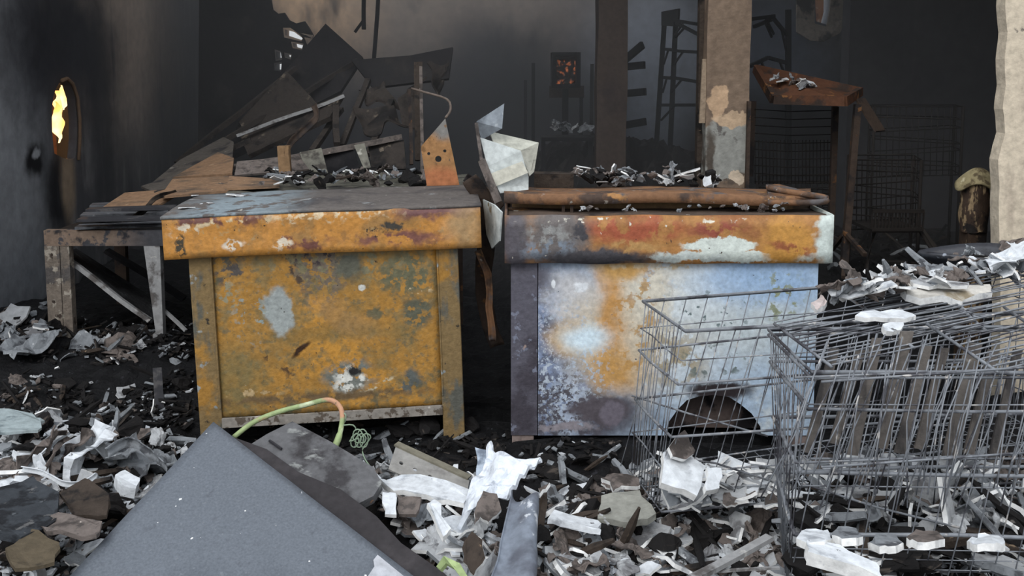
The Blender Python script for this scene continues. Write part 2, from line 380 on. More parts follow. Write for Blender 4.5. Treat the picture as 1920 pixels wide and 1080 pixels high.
# ---------------------------------------------------------------- left counter (yawed and sagging)
LCb = W(612, 862, 3.45); LCb.z = 0.0
LC = thing('checkout_counter', (LCb.x, 3.45, .0), 'rusted ochre steel counter with an overhanging top, left of the two counters', 'counter', rot=(0, R(-1.8), R(5)))
LM = LC.matrix_world.copy()
def lp(px, py, yl=0.0): return PL(LM, px, py, yl)
tl, tr, bl, br = lp(303, 412), lp(900, 380), lp(308, 489), lp(903, 458)
xl = (tl.x + bl.x) / 2; xr = (tr.x + br.x) / 2; zt = (tl.z + tr.z) / 2; zb_ = (bl.z + br.z) / 2
yb = .03      # body face set back under the apron
bxl = lp(361, 600, yb).x; bxr = lp(863, 600, yb).x; pxl = lp(404, 600, yb).x; pxr = lp(823, 600, yb).x
zr0 = lp(612, 790, yb).z; zr1 = lp(612, 771, yb).z
D = .62
def LB(c, px, py, rx, ry, yl=0.0, **k):
    p = lp(px, py, yl); s = 3.5 / FPX
    return blob(c, (p.x, p.y, p.z), (rx * s, 1, ry * s), **k)
apm = mat('rusted_orange_paint', S(198, 140, 70), [
    nl(S(164, 124, 74), s=7, t=.48, w=.15), nl(S(212, 152, 88), s=5, t=.58, w=.12), nl(S(150, 112, 70), s=24, t=.54, w=.12, k=.6), nl(S(176, 150, 108), s=40, t=.62, w=.06, k=.6),
    LB(S(112, 74, 68), 400, 412, 110, 12, soft=.5, a=.09, s=16, nt=.44, ns=12),
    LB(S(118, 82, 80), 820, 396, 80, 12, soft=.5, a=.09, s=16),
    LB(S(126, 84, 74), 740, 446, 90, 12, soft=.5, a=.09, s=16, nt=.45, ns=14),
    LB(S(116, 76, 66), 570, 455, 50, 10, soft=.5, a=.09, s=16, nt=.45, ns=14),
    LB(S(222, 208, 184), 345, 436, 26, 12, soft=.3, a=.07, s=25, nt=.5, ns=26),
    LB(S(224, 214, 198), 440, 460, 20, 10, soft=.3, a=.06, s=25, nt=.45, ns=30),
    LB(S(226, 212, 190), 530, 457, 18, 9, soft=.3, a=.06, s=25, nt=.45, ns=30),
    LB(S(214, 192, 158), 620, 404, 120, 9, soft=.4, a=.07, s=20, nt=.48, ns=22),
    LB(S(216, 196, 160), 440, 418, 80, 7, soft=.4, a=.07, s=20, nt=.5, ns=22),
    LB(S(70, 66, 60), 735, 425, 20, 10, soft=.3, a=.08, s=25),
    LB(S(48, 44, 40), 700, 434, 26, 7, soft=.3, a=.06, s=25, nt=.52, ns=30),
    LB(S(72, 66, 54), 338, 464, 9, 22, soft=.3, a=.05, s=25, nt=.42, ns=30),
    LB(S(178, 150, 112), 870, 420, 34, 40, soft=.5, a=.08, s=16, k=.7),
    nl(S(64, 52, 42), s=40, t=.69, w=.03)], bump=.35, bscale=40, rough=.55)
pnm = mat('ochre_scorched_panel', S(176, 130, 62), [
    nl(S(142, 116, 70), s=4, t=.46, w=.16), nl(S(196, 142, 62), s=3.5, t=.54, w=.12),
    nl(S(132, 116, 80), s=20, t=.5, w=.16, k=.7), nl(S(104, 98, 74), s=9, t=.58, w=.09), nl(S(112, 104, 82), s=45, t=.56, w=.08, k=.6),
    LB(S(124, 112, 74), 430, 720, 60, 60, soft=.7, a=.12, s=9, k=.7), LB(S(120, 104, 66), 640, 630, 120, 14, soft=.7, a=.12, s=9, k=.6), LB(S(110, 106, 92), 420, 490, 30, 20, soft=.6, a=.1, s=12, nt=.45, ns=24),
    LB(S(126, 122, 96), 640, 500, 160, 30, soft=.6, a=.12, s=12, nt=.5, ns=22),
    LB(S(116, 104, 90), 600, 510, 50, 60, soft=.4, a=.1, s=14, nt=.47, ns=38),
    LB(S(74, 64, 66), 600, 488, 60, 18, soft=.4, a=.1, s=16, nt=.5, ns=30),
    LB(S(84, 70, 58), 545, 500, 10, 50, soft=.3, a=.06, s=20, nt=.5, ns=28, rot=.4),
    LB(S(160, 166, 164), 520, 588, 27, 46, soft=.18, a=.07, s=20),
    LB(S(150, 160, 156), 470, 600, 30, 50, soft=.5, a=.1, s=20, nt=.56, ns=30),
    LB(S(108, 106, 82), 765, 520, 56, 40, soft=.35, a=.1, s=16, nt=.42, ns=28),
    LB(S(206, 186, 150), 785, 548, 24, 6, soft=.3, a=.05, s=30, nt=.48, ns=40),
    LB(S(96, 96, 80), 783, 590, 28, 30, soft=.4, a=.08, s=18, nt=.42, ns=28),
    LB(S(96, 96, 84), 650, 505, 26, 22, soft=.4, a=.08, s=18),
    LB(S(88, 82, 78), 428, 520, 30, 20, soft=.4, a=.08, s=18, nt=.48, ns=26),
    LB(S(150, 142, 116), 424, 560, 24, 30, soft=.4, a=.08, s=18, nt=.5, ns=30),
    LB(S(214, 214, 206), 676, 544, 7, 7, soft=.2, a=.03, s=30),
    LB(S(168, 132, 86), 640, 600, 60, 24, soft=.6, a=.1, s=12, k=.6, rot=-.5),
    LB(S(60, 40, 26), 562, 662, 5, 22, soft=.4, a=.03, s=20, rot=-.8),
    LB(S(96, 72, 48), 520, 690, 50, 9, soft=.5, a=.06, s=20, nt=.52, ns=24, rot=-.6),
    LB(S(118, 122, 116), 655, 712, 46, 34, soft=.35, a=.1, s=20, nt=.42, ns=26),
    LB(S(222, 222, 214), 652, 720, 30, 26, soft=.3, a=.1, s=24, nt=.47, ns=30),
    LB(S(40, 40, 40), 662, 702, 12, 10, soft=.3, a=.06, s=30),
    LB(S(200, 186, 156), 700, 732, 40, 5, soft=.4, a=.05, s=30, nt=.45, ns=30, rot=.4),
    LB(S(96, 100, 96), 770, 722, 22, 22, soft=.4, a=.08, s=18, nt=.45, ns=26),
    LB(S(112, 92, 66), 600, 750, 220, 8, soft=.6, a=.05, s=20, nt=.42, ns=14),
    LB(S(196, 170, 128), 460, 744, 60, 5, soft=.6, a=.05, s=30, nt=.5, ns=24),
    nl(S(54, 44, 36), s=44, t=.7, w=.03), nl(S(200, 190, 170), s=50, t=.73, w=.02)], bump=.4, bscale=45, rough=.6)
stm = mat('scorched_ochre_frame', S(132, 110, 74), [nl(S(96, 96, 88), s=8, t=.5, w=.12, st=(1.6, 1, .7)), nl(S(168, 124, 58), s=5, t=.58, w=.1), nl(S(150, 156, 156), s=15, t=.62, w=.05), nl(S(60, 54, 46), s=22, t=.66, w=.05)], bump=.5, bscale=40, rough=.7)
topm = mat('ash_covered_top', S(104, 98, 94), [nl(S(80, 76, 76), s=4, t=.5, w=.15),
    LB(S(138, 150, 156), 430, 400, 100, 60, soft=.6, a=.2, s=8, nt=.4, ns=10), nl(S(150, 152, 152), s=10, t=.62, w=.08), nl(S(190, 186, 178), s=24, t=.69, w=.03)], bump=.6, bscale=35)
railm = mat('grey_chipped_rail', S(150, 144, 136), [nl(S(96, 86, 76), s=26, t=.52, w=.06), nl(S(190, 184, 176), s=14, t=.6, w=.06)], bump=.4)
def lbld(g, name, m, **k): return g.build(name, m, parent=LC, local=True, **k)
g = MB()
def sag(x): return .006 * math.sin(x * 5) 
g.grid(lambda u, v: Vector((xl + (xr - xl) * u, -.002 + .004 * noise.noise(Vector((u * 6, v * 3, 1))), zb_ + (zt - zb_) * v + (sag(u) * .6 - (.006 * u if v < .5 else 0)))), 40, 6, .012)
g.grid(lambda u, v: Vector((xr - .006 + .004 * noise.noise(Vector((u * 4, v, 2))), D * u, zb_ + (zt - zb_) * v)), 10, 4, .012)
g.grid(lambda u, v: Vector((xl + .006, D * (1 - u), zb_ + (zt - zb_) * v)), 10, 4, .012)
lbld(g, 'apron', apm)
g = MB()
g.grid(lambda u, v: Vector((xl - .004 + (xr - xl + .008) * u, -.004 + D * v, zt + .004 + .012 * noise.noise(Vector((u * 5, v * 3, 8))) * (1 if 0 < v < 1 and 0 < u < 1 else .2) + sag(u) * .6 + .008 * math.sin(v * 3.1))), 50, 20, .01)
lbld(g, 'counter_top', topm)
g = MB(); g.grid(lambda u, v: Vector((pxl + (pxr - pxl) * u, yb + .008 + .006 * noise.noise(Vector((u * 4, v * 4, 3))) * math.sin(3.14 * u), zr1 - .004 + (zb_ + .03 - zr1) * v)), 30, 30, .006)
lbld(g, 'front_panel', pnm)
for nm, a, b in (('left', bxl, pxl), ('right', pxr, bxr)):
    g = MB(); z0 = .02 if nm == 'left' else .0
    g.box((a, yb, z0), (b, yb + .012, zb_ + .03)); 
    if nm == 'left': g.box((a - .002, yb + .0121, z0), (a + .01, yb + .07, zb_ + .03))
    else: g.box((b - .01, yb + .0121, z0), (b + .002, yb + .07, zb_ + .03))
    g.box((a if nm == 'right' else b - .006, yb - .004, .19), (a + .006 if nm == 'right' else b, yb, zb_))
    lbld(g, 'leg', stm, bevel=.002)
for a in (bxl + .01, bxr - .07):
    g = MB(); g.box((a, D - .09, 0), (a + .06, D - .03, zb_ + .03)); lbld(g, 'leg', M['rust_d'])
g = MB(); g.box((pxl, yb - .006, zr0), (pxr, yb + .006, zr1 - .004)); g.box((pxl, yb + .0061, zr0), (pxr, yb + .045, zr0 + .006)); lbld(g, 'bottom_rail', railm)
for nm, x in (('l', bxl + .001), ('r', bxr - .006)):
    g = MB(); g.box((x, yb + .07, zr0 + .01), (x + .005, D - .09, zb_ + .02)); lbld(g, 'side_panel', stm)

# ---------------------------------------------------------------- right counter
YR = 3.45
tl, tr, bl, br = W(946, 404, YR), W(1568, 403, YR), W(947, 494, YR), W(1568, 490, YR)
xl, xr, zt, zb_ = tl.x, tr.x, tl.z, bl.z
RC = thing('checkout_counter', ((xl + xr) / 2, YR, 0), 'heat-blistered counter with a bright blue-white front and rust-streaked apron, behind the wire baskets', 'counter')
RM = RC.matrix_world.copy()
def RB(c, px, py, rx, ry, **k):
    p = W(px, py, YR) - RM.translation; s = 3.5 / FPX
    return blob(c, tuple(p), (rx * s, 1, ry * s), **k)
apr = mat('burnt_apron_paint', S(178, 128, 76), [
    nl(S(156, 104, 66), s=6, t=.5, w=.15), nl(S(200, 150, 92), s=9, t=.6, w=.08),
    RB(S(168, 92, 66), 1180, 430, 100, 22, soft=.5, a=.1, s=14, nt=.42, ns=14),
    RB(S(150, 82, 66), 1340, 430, 50, 12, soft=.5, a=.08, s=14, nt=.45, ns=14),
    RB(S(92, 88, 94), 965, 450, 28, 70, soft=.4, a=.05, s=10),
    RB(S(112, 106, 104), 1045, 440, 60, 60, soft=.4, a=.12, s=12),
    RB(S(150, 150, 148), 1030, 440, 40, 18, soft=.3, a=.14, s=18, nt=.46, ns=22),
    RB(S(128, 138, 150), 1030, 470, 50, 16, soft=.4, a=.12, s=18, nt=.44, ns=22),
    RB(S(78, 76, 80), 1120, 484, 110, 18, soft=.4, a=.09, s=14),
    RB(S(76, 74, 78), 1085, 440, 14, 40, soft=.4, a=.12, s=14, nt=.42, ns=18),
    RB(S(188, 146, 92), 1190, 462, 50, 10, soft=.4, a=.08, s=16, nt=.42, ns=22),
    RB(S(222, 230, 222), 1350, 462, 70, 15, soft=.12, a=.09, s=16),
    RB(S(218, 226, 218), 1380, 482, 150, 11, soft=.15, a=.08, s=16),
    RB(S(206, 214, 210), 1290, 482, 70, 8, soft=.3, a=.1, s=16, nt=.42, ns=20),
    RB(S(202, 148, 76), 1475, 452, 45, 46, soft=.3, a=.12, s=12),
    RB(S(158, 96, 64), 1480, 466, 40, 9, soft=.4, a=.08, s=16, nt=.4, ns=20, rot=-.3),
    RB(S(214, 224, 218), 1560, 446, 28, 60, soft=.25, a=.12, s=14),
    RB(S(226, 222, 206), 1200, 414, 200, 6, soft=.4, a=.05, s=26, nt=.56, ns=30),
    nl(S(226, 218, 204), s=30, t=.7, w=.03), nl(S(74, 62, 56), s=34, t=.69, w=.03)], bump=.35, bscale=40, rough=.5)
pnr = mat('heat_bleached_panel', S(188, 208, 228), [
    nl(S(162, 190, 220), s=3, t=.5, w=.2), nl(S(214, 224, 230), s=8, t=.56, w=.12), nl(S(154, 172, 190), s=30, t=.6, w=.06, k=.6),
    RB(S(226, 232, 232), 1300, 560, 90, 160, soft=.8, a=.2, s=7, k=.8),
    RB(S(206, 214, 214), 1440, 620, 120, 60, soft=.6, a=.2, s=8, k=.7),
    RB(S(98, 104, 122), 1010, 660, 110, 200, soft=.5, a=.24, s=9), RB(S(128, 140, 164), 1050, 610, 70, 120, soft=.5, a=.2, s=16, nt=.46, ns=16),
    RB(S(86, 84, 92), 1050, 780, 180, 64, soft=.4, a=.16, s=9),
    RB(S(136, 150, 178), 1060, 650, 90, 180, soft=.5, a=.12, s=14, nt=.52, ns=34),
    RB(S(186, 200, 220), 1070, 760, 30, 70, soft=.5, a=.12, s=14, nt=.46, ns=40),
    RB(S(172, 176, 192), 1020, 600, 60, 90, soft=.5, a=.12, s=14, nt=.56, ns=60),
    RB(S(206, 206, 208), 1090, 560, 60, 55, soft=.6, a=.14, s=10),
    RB(S(210, 196, 172), 1140, 640, 80, 80, soft=.6, a=.12, s=10),
    RB(S(206, 156, 96), 1158, 590, 32, 110, soft=.6, a=.12, s=9),
    RB(S(196, 146, 84), 1150, 590, 26, 34, soft=.6, a=.1, s=9, k=.8),
    RB(S(202, 156, 94), 1165, 690, 55, 50, soft=.6, a=.12, s=9),
    RB(S(190, 156, 110), 1210, 600, 30, 130, soft=.7, a=.14, s=9, nt=.4, ns=18),
    RB(S(222, 216, 200), 1220, 560, 46, 140, soft=.8, a=.14, s=9, nt=.42, ns=18),
    RB(S(186, 196, 208), 1060, 690, 80, 120, soft=.4, a=.1, s=30, nt=.53, ns=75), RB(S(206, 162, 98), 1165, 505, 50, 22, soft=.6, a=.1, s=12),
    RB(S(166, 194, 226), 1440, 530, 110, 46, soft=.6, a=.2, s=7), RB(S(206, 174, 128), 1060, 640, 32, 30, soft=.6, a=.06, s=10),
    RB(S(222, 240, 250), 1098, 638, 42, 22, soft=.7, a=.07, s=10),
    RB(S(92, 86, 92), 1130, 775, 60, 30, soft=.3, a=.12, s=12),
    RB(S(116, 110, 120), 1150, 780, 24, 26, soft=.2, a=.06, s=12),
    RB(S(150, 144, 150), 1060, 806, 60, 9, soft=.3, a=.06, s=16, nt=.42, ns=20),
    RB(S(176, 164, 140), 1270, 680, 60, 60, soft=.6, a=.14, s=12, nt=.46, ns=16),
    RB(S(112, 128, 130), 1340, 590, 90, 40, soft=.5, a=.14, s=12, nt=.58, ns=26),
    RB(S(110, 122, 120), 1340, 680, 70, 30, soft=.5, a=.14, s=12, nt=.56, ns=26),
    RB(S(150, 156, 130), 1470, 560, 40, 50, soft=.6, a=.14, s=12, nt=.54, ns=24),
    RB(S(92, 88, 96), 985, 520, 46, 30, soft=.6, a=.14, s=10),
    RB(S(212, 190, 154), 1220, 502, 90, 6, soft=.5, a=.04, s=26, nt=.45, ns=24),
    RB(S(232, 236, 240), 1038, 536, 4, 8, soft=.2, a=.01, s=30), RB(S(232, 236, 240), 1090, 542, 14, 8, soft=.3, a=.05, s=30),
    RB(S(54, 48, 50), 1352, 738, 62, 18, soft=.35, a=.07, s=18),
    nl(S(84, 92, 108), s=46, t=.7, w=.03)], bump=.25, bscale=40, rough=.45)
lgr = mat('violet_grey_stile', S(92, 90, 100), [nl(S(70, 66, 74), s=6, t=.5, w=.15), nl(S(122, 126, 142), s=26, t=.6, w=.06), nl(S(160, 140, 132), s=20, t=.68, w=.04)], bump=.4, bscale=40, rough=.6)
lgf = mat('peeled_leg', S(150, 134, 128), [nl(S(112, 98, 94), s=10, t=.5, w=.12), nl(S(44, 38, 38), s=30, t=.64, w=.04)], bump=.5, bscale=40)
def rb(g, name, m, **k): return g.build(name, m, parent=RC, **k)
D = .62
g = MB(); rr = .02
def rounded(u):   # apron outline seen from above, left-front-right with a round front right corner
    Ln = [(xl, YR + D), (xl, YR), (xr - rr, YR), (xr - rr * .3, YR + rr * .3), (xr, YR + rr), (xr, YR + D)]
    ds = [0]
    for i in range(5): ds.append(ds[-1] + math.dist(Ln[i], Ln[i + 1]))
    t = u * ds[-1]
    for i in range(5):
        if t <= ds[i + 1] + 1e-9:
            k = (t - ds[i]) / (ds[i + 1] - ds[i]); return (Ln[i][0] + (Ln[i + 1][0] - Ln[i][0]) * k, Ln[i][1] + (Ln[i + 1][1] - Ln[i][1]) * k)
    return Ln[-1]
g.grid(lambda u, v: Vector((*rounded(u), zb_ + (zt - zb_) * v)) + Vector((0, .003 * noise.noise(Vector((u * 20, v * 3, 0))), .004 * noise.noise(Vector((u * 14, 0, 4))))), 80, 4, .01)
rb(g, 'apron', apr)
g = MB(); g.grid(lambda u, v: Vector((xl + .012 + (xr - xl - .024) * u, YR + .012 + (D - .02) * v, zt - .012 + .008 * noise.noise(Vector((u * 6, v * 4, 0))))), 40, 16, .01)
rb(g, 'counter_top', mat('charred_counter_top', S(92, 78, 68), [nl(S(50, 44, 42), s=5, t=.5, w=.12), nl(S(140, 104, 68), s=6, t=.6, w=.08), nl(S(176, 170, 160), s=16, t=.66, w=.04)], bump=.7))
YB = YR + .03
bx0, bx1, bseam = W(958, 650, YB).x, W(1529, 650, YB).x, W(1009, 650, YB).x
bz = W(1200, 816, YB).z
g = MB()   # front panel, one bent sheet with an arched burn-through at its foot
ax0, ax1 = W(1262, 800, YB).x, W(1452, 800, YB).x; az = W(1350, 742, YB).z
arch = [(W(x, 0, YB).x, W(x, y, YB).z) for x, y in [(1262, 816), (1268, 790), (1284, 768), (1302, 750), (1325, 743), (1355, 740), (1385, 744), (1408, 758), (1430, 775), (1448, 800), (1450, 816)]]
outer = [(bseam, bz)] + [(a_, max(b_, bz)) for a_, b_ in arch] + [(bx1 - .01, bz), (bx1, bz + .012), (bx1, zb_ + .015), (bseam, zb_ + .015)]
vs, fs = holes_poly(outer, [], .005)
g.add([Vector((v.x, YB + v.z, v.y)) for v in vs], fs)
g.box((bx1 - .004, YB + .003, bz), (bx1, YR + D - .03, zb_ + .015))
rb(g, 'front_panel', pnr)
g = MB(); g.box((bx0, YB, bz), (bseam - .003, YB + .005, zb_ + .015)); g.box((bx0, YB + .0051, bz), (bx0 + .005, YR + D - .03, zb_ + .015)); rb(g, 'side_panel', lgr)
for a in (bx0 + .004, bx1 - .09):
    for y in (YB + .006, YR + D - .1):
        g = MB(); g.box((a, y, 0), (a + .082, y + .05, zb_ + .01)); rb(g, 'leg', lgf, bevel=.002)
g = MB(); g.box((bx0 + .01, YR + D - .035, bz), (bx1 - .01, YR + D - .03, zb_ + .01)); rb(g, 'back_panel', M['soot'])
g = MB()   # charred board seen through the burnt arch
g.slab([Vector((W(x, 0, YB + .1).x, YB + .10, W(x, y, YB + .1).z)) for x, y in [(1240, 800), (1465, 803), (1450, 720), (1245, 720)]], .01)
rb(g, 'inner_board', mat('charred_inner_board', S(96, 84, 80), [nl(S(140, 118, 104), s=6, t=.58, w=.1), nl(S(30, 28, 30), s=8, t=.5, w=.1)], bump=.5))

# ---------------------------------------------------------------- bench frame at left
YL = 4.3
wbl = mat('blistered_bench_paint', S(118, 108, 98), [nl(S(84, 80, 78), s=9, t=.5, w=.1), nl(S(160, 152, 140), s=20, t=.58, w=.06), nl(S(60, 50, 44), s=22, t=.62, w=.05), nl(S(134, 92, 66), s=5, t=.62, w=.1)], bump=.7, bscale=40)
x0, x1, x2 = W(85, 500, YL).x, W(131, 500, YL).x, W(303, 440, YL).x
zt_, zu = W(200, 432, YL).z, W(200, 461, YL).z
BN = thing('steel_bench', (x0 + .3, YL, 0), 'low scorched steel bench frame standing left of the ochre counter', 'bench')
g = MB(); g.box((x0, YL, zu), (x1, YL + .04, zt_)); g.box((x1, YL, zu), (x2 + .3, YL + .04, zt_)); g.warp(.003, 12, 1); g.build('top_rail', mat('bench_rail_paint', S(66, 66, 70), [blob(S(126, 108, 94), (-.2, 0, zt_), (.27, 1, .3), soft=.5, a=.1, s=9, nt=.42, ns=18), nl(S(40, 40, 44), s=8, t=.55, w=.1)], bump=.4), BN)
g = MB(); g.box((x0, YL, 0), (x1 - .045, YL + .02, zu)); g.box((x1 - .042, YL + .003, .05), (x1, YL + .04, zu)); g.warp(.004, 10, 2); g.build('leg', wbl, BN)
xa, xb = W(279, 500, YL).x, W(301, 500, YL).x
g = MB(); g.hexa([Vector(p) for p in ((xa + .02, YL, .22), (xb, YL, .22), (xb, YL + .04, .22), (xa + .02, YL + .04, .22), (xa - .02, YL, zu), (xb, YL, zu), (xb, YL + .04, zu), (xa - .02, YL + .04, zu))])
g.box((xb - .05, YL + .005, 0), (xb, YL + .04, .22)); g.build('leg', M['lgrey'], BN)
for xx in (x0, x2 + .2):
    g = MB(); g.box((xx, YL + .75, 0), (xx + .06, YL + .79, zt_ - .02)); g.build('leg', M['rust_d'], BN)
g = MB()
g.grid(lambda u, v: Vector((x0 + (x2 + .3 - x0) * u, YL + .04 + .75 * v, zt_ - .02 + .01 * noise.noise(Vector((u * 6, v * 6, 0))))), 20, 10, .01); g.build('bench_top', M['soot'], BN)
# slats lying on the bench
slm = [mat('ashy_slat', S(96, 98, 102), [nl(S(44, 44, 48), s=6, t=.5, w=.1, st=(.4, 3, 3)), nl(S(140, 142, 146), s=18, t=.62, w=.06)], bump=.4, rnd=True), M['steel_d'], M['char_b']]
for i, (xa_, ya_, xb_, yb_, m) in enumerate([(146, 425, 330, 420, 0), (150, 412, 322, 408, 1), (152, 403, 315, 397, 0), (165, 393, 330, 389, 1), (170, 384, 300, 380, 0)]):
    z = zt_ + .012 + .03 * (i % 2) + i * .012
    a, b = G(xa_, ya_, z), G(xb_, yb_, z)
    g = MB(); g.bar(a, b, .09, .012, mi=0); g.warp(.008, 4, i)
    tag(g.build('metal_lath', slm[m]), ['grey ash-coated slat at the very front edge of the low bench', 'dark slat second from the front on the low bench', 'grey slat third from the front on the low bench', 'dark slat fourth from the front on the low bench', 'rearmost grey slat on the low bench, before the brown boards'][i], 'slat', 'slats lying on the bench')

# ---------------------------------------------------------------- rubble bed
def H(x, y):
    h = .015 + .05 * noise.noise(Vector((x * 2.1, y * 2.1, 0))) + .03 * noise.noise(Vector((x * 6, y * 6, 3)))
    for cx, cy, rx, ry, a in ((-1.7, 3.0, .5, .5, .13), (-2.3, 4.6, .6, .8, .24), (-1.5, 4.3, .4, .5, .1), (-.1, 2.75, .45, .3, .06), (1.0, 2.9, .8, .3, .03), (0, 6.6, 3, 1.2, .16), (1.9, 4.6, .6, .8, .12), (2.2, 3.4, .35, .35, .2)):
        h += a * math.exp(-((x - cx) / rx) ** 2 - ((y - cy) / ry) ** 2)
    return max(h, .004)
def GH(px, py, dz=0.0):
    z = .05
    for _ in range(8):
        p = G(px, py, z); z = H(p.x, p.y) + dz
    return G(px, py, z)
g = MB()
def bed(u, v):
    y = 1.7 + 7.8 * (v ** 1.6); xl_ = -2.6 if 3.5 < y < 4 else (-2.58 - .1 * (y - 4) if y >= 4 else -3.0); xr_ = 1.95 if 3.65 < y < 3.9 else 3.6
    x = xl_ + (xr_ - xl_) * u
    n = noise.noise(Vector((x * 22, y * 22, 5))) * .012 + abs(noise.noise(Vector((x * 11, y * 11, 9)))) * .02
    return Vector((x, y, max(H(x, y) + n - .006, .003)))
g.grid(bed, 300, 230, smooth=False)
tag(g.build('ash_bed', mat('wet_black_ash', S(19, 19, 21), [nl(S(10, 10, 12), s=3, t=.48, w=.15), nl(S(44, 44, 48), s=26, t=.62, w=.06), nl(S(100, 104, 110), s=34, t=.7, w=.03)], bump=.8, bscale=60, rough=.7, spec=.25), base=False), 'thick bed of wet black ash and char covering the shop floor', 'ash', kind='stuff')

# ---------------------------------------------------------------- fallen slab and the cabinet under it
A = W(400, 791, 2.85); nrm = Vector((0, -math.sin(R(22)), math.cos(R(22))))
def onp(px, py, off=0.0):
    d = ray(px, py); s = (A - nrm * off - CAM).dot(nrm) / d.dot(nrm); return CAM + d * s
g = MB()
c0, c1, c2 = onp(400, 791), onp(86, 1128), onp(838, 1128)
c3 = c1 + (c2 - c0)
def slabf(u, v):
    p = c0 + (c1 - c0) * u + (c2 - c0) * v
    return p + nrm * (.003 * noise.noise(p * 5))
g.grid(slabf, 30, 30, -.035 if (c1 - c0).cross(c2 - c0).dot(nrm) < 0 else .035)
sbase = Vector((0, 0, 0))
slabm = mat('slate_grey_sheet', S(104, 110, 118), [nl(S(90, 96, 104), s=3, t=.5, w=.2), nl(S(90, 94, 102), s=26, t=.6, w=.1, k=.6), nl(S(122, 128, 134), s=55, t=.64, w=.06, k=.6),
    nl(S(232, 232, 232), s=46, t=.775, w=.01, d=1)], bump=.05, bscale=120, rough=.5)
SL = thing('fallen_cabinet', (c0.x, c0.y - .3, 0), 'large slate grey metal cabinet fallen corner-up in the left foreground', 'cabinet')
g.build('door_panel', slabm, SL)
# torn pale corner patch lying flush on the sheet
g = MB(); g.slab([onp(x, y, -.0045) for x, y in [(708, 1040), (735, 1062), (762, 1084), (795, 1112), (690, 1112), (698, 1085), (690, 1080), (702, 1062), (700, 1050)]][::-1], .003)
g.build('torn_patch', mat('bare_pale_patch', S(182, 184, 190), bump=.3), SL)
# cabinet carcass, lower; its shadow is painted into the dark colour of its face
g = MB()
off = .05
q = [onp(330, 792, off + .02), onp(470, 838, off), onp(545, 895, off), onp(600, 935, off), onp(640, 955, off), onp(680, 990, off), onp(740, 1040, off), onp(850, 1105, off), onp(700, 1180, off), onp(300, 1180, off), onp(250, 1000, off)]
off = .03; q = [onp(425, 815, off), onp(500, 842, off), onp(560, 885, off), onp(640, 918, off), onp(706, 968, off), onp(752, 1018, off), onp(830, 1072, off), onp(892, 1130, off), onp(560, 1150, off), onp(380, 950, off)]
g.slab(q[::-1], .16)
g.build('carcass', mat('carcass_painted_shade', S(54, 51, 53), [nl(S(70, 66, 68), s=4, t=.5, w=.2), nl(S(120, 90, 70), s=40, t=.73, w=.02)], bump=.3, rough=.75), SL)
g = MB()
q = [onp(462, 838, .045), onp(500, 814, .045), onp(548, 790, .045), onp(620, 828, .045), onp(700, 876, .045), onp(716, 905, .05), onp(700, 930, .05), onp(660, 950, .05), onp(560, 905, .05)]
g.slab(q[::-1], .03)
g.build('steel_flap', mat('scuffed_flap', S(98, 98, 100), [nl(S(58, 56, 58), s=6, t=.48, w=.12), nl(S(140, 142, 140), s=9, t=.58, w=.08, st=(1, 2, 1)), nl(S(150, 120, 96), s=16, t=.7, w=.03)], bump=.5, rough=.6), SL)
g = MB()
g.bar(onp(505, 826, .04), onp(528, 842, .04), .006, .006)
g.build('hinge_strip', M['steel_d'], SL)

# green cable and its thin coil
g = MB()
pts = [(438, 820, 2.86), (475, 792, 2.9), (520, 773, 2.93), (570, 760, 2.95), (610, 750, 2.96), (630, 755, 2.95), (641, 772, 2.93), (640, 800, 2.9), (632, 828, 2.87), (618, 855, 2.84), (605, 875, 2.8), (597, 888, 2.76)]
P = [W(*p) for p in pts]
def smooth(P, k=5):
    out = []
    for i in range(len(P) - 1):
        p0, p1, p2, p3 = P[max(i - 1, 0)], P[i], P[i + 1], P[min(i + 2, len(P) - 1)]
        for j in range(k):
            t = j / k
            out.append(.5 * ((2 * p1) + (p2 - p0) * t + (2 * p0 - 5 * p1 + 4 * p2 - p3) * t * t + (3 * p1 - p0 - 3 * p2 + p3) * t ** 3))
    out.append(P[-1]); return out
Pc = smooth(P)
ws = [.008 if i < 38 else .0105 for i in range(len(Pc))]
g.tube(Pc, ws, 8)
g.build('tmp_cable', M['white']) if False else None
CB = thing('cable', W(600, 800, 2.9) * 1.0, 'pale green scorched cable looping out of the fallen grey cabinet', 'cable')
g.build('sheath', mat('pale_green_cable', S(156, 172, 124), [nl(S(196, 206, 170), s=12, t=.5, w=.1), nl(S(196, 150, 120), s=6, t=.56, w=.08), nl(S(90, 96, 76), s=30, t=.66, w=.04)], bump=.4), CB)
g = MB()
pts = [(640, 798, 2.9), (662, 797, 2.9), (668, 812, 2.9), (655, 828, 2.88)]
for k in range(26):
    t = k / 25; a = k * 1.25
    pts.append((664 + 22 * t + 9 * math.cos(a), 822 + 6 * math.sin(a * .5) + 13 * math.sin(a), 2.88))
pts += [(680, 842, 2.88), (684, 860, 2.85), (695, 876, 2.8), (702, 888, 2.75)]
g.tube(smooth([W(*p) for p in pts], 3), .0022, 5)
g.tube(smooth([W(*p) for p in [(640, 772, 2.93), (648, 778, 2.92), (646, 792, 2.92), (640, 786, 2.92)]], 4), .0025, 5)
g.build('thin_wire', mat('grey_green_wire', S(138, 156, 134)), CB)
g = MB()
g.slab([W(*p) for p in [(818, 1062, 2.3), (832, 1042, 2.3), (862, 1056, 2.28), (880, 1086, 2.2), (868, 1088, 2.2), (850, 1064, 2.27), (836, 1056, 2.3), (826, 1068, 2.3)]][::-1], .012)
tag(g.build('cable_scrap', mat('green_plastic', S(166, 184, 130), [nl(S(120, 136, 96), s=20, t=.6, w=.1)])), 'bent pale green plastic scrap at the bottom edge beside the cabinet', 'scrap')

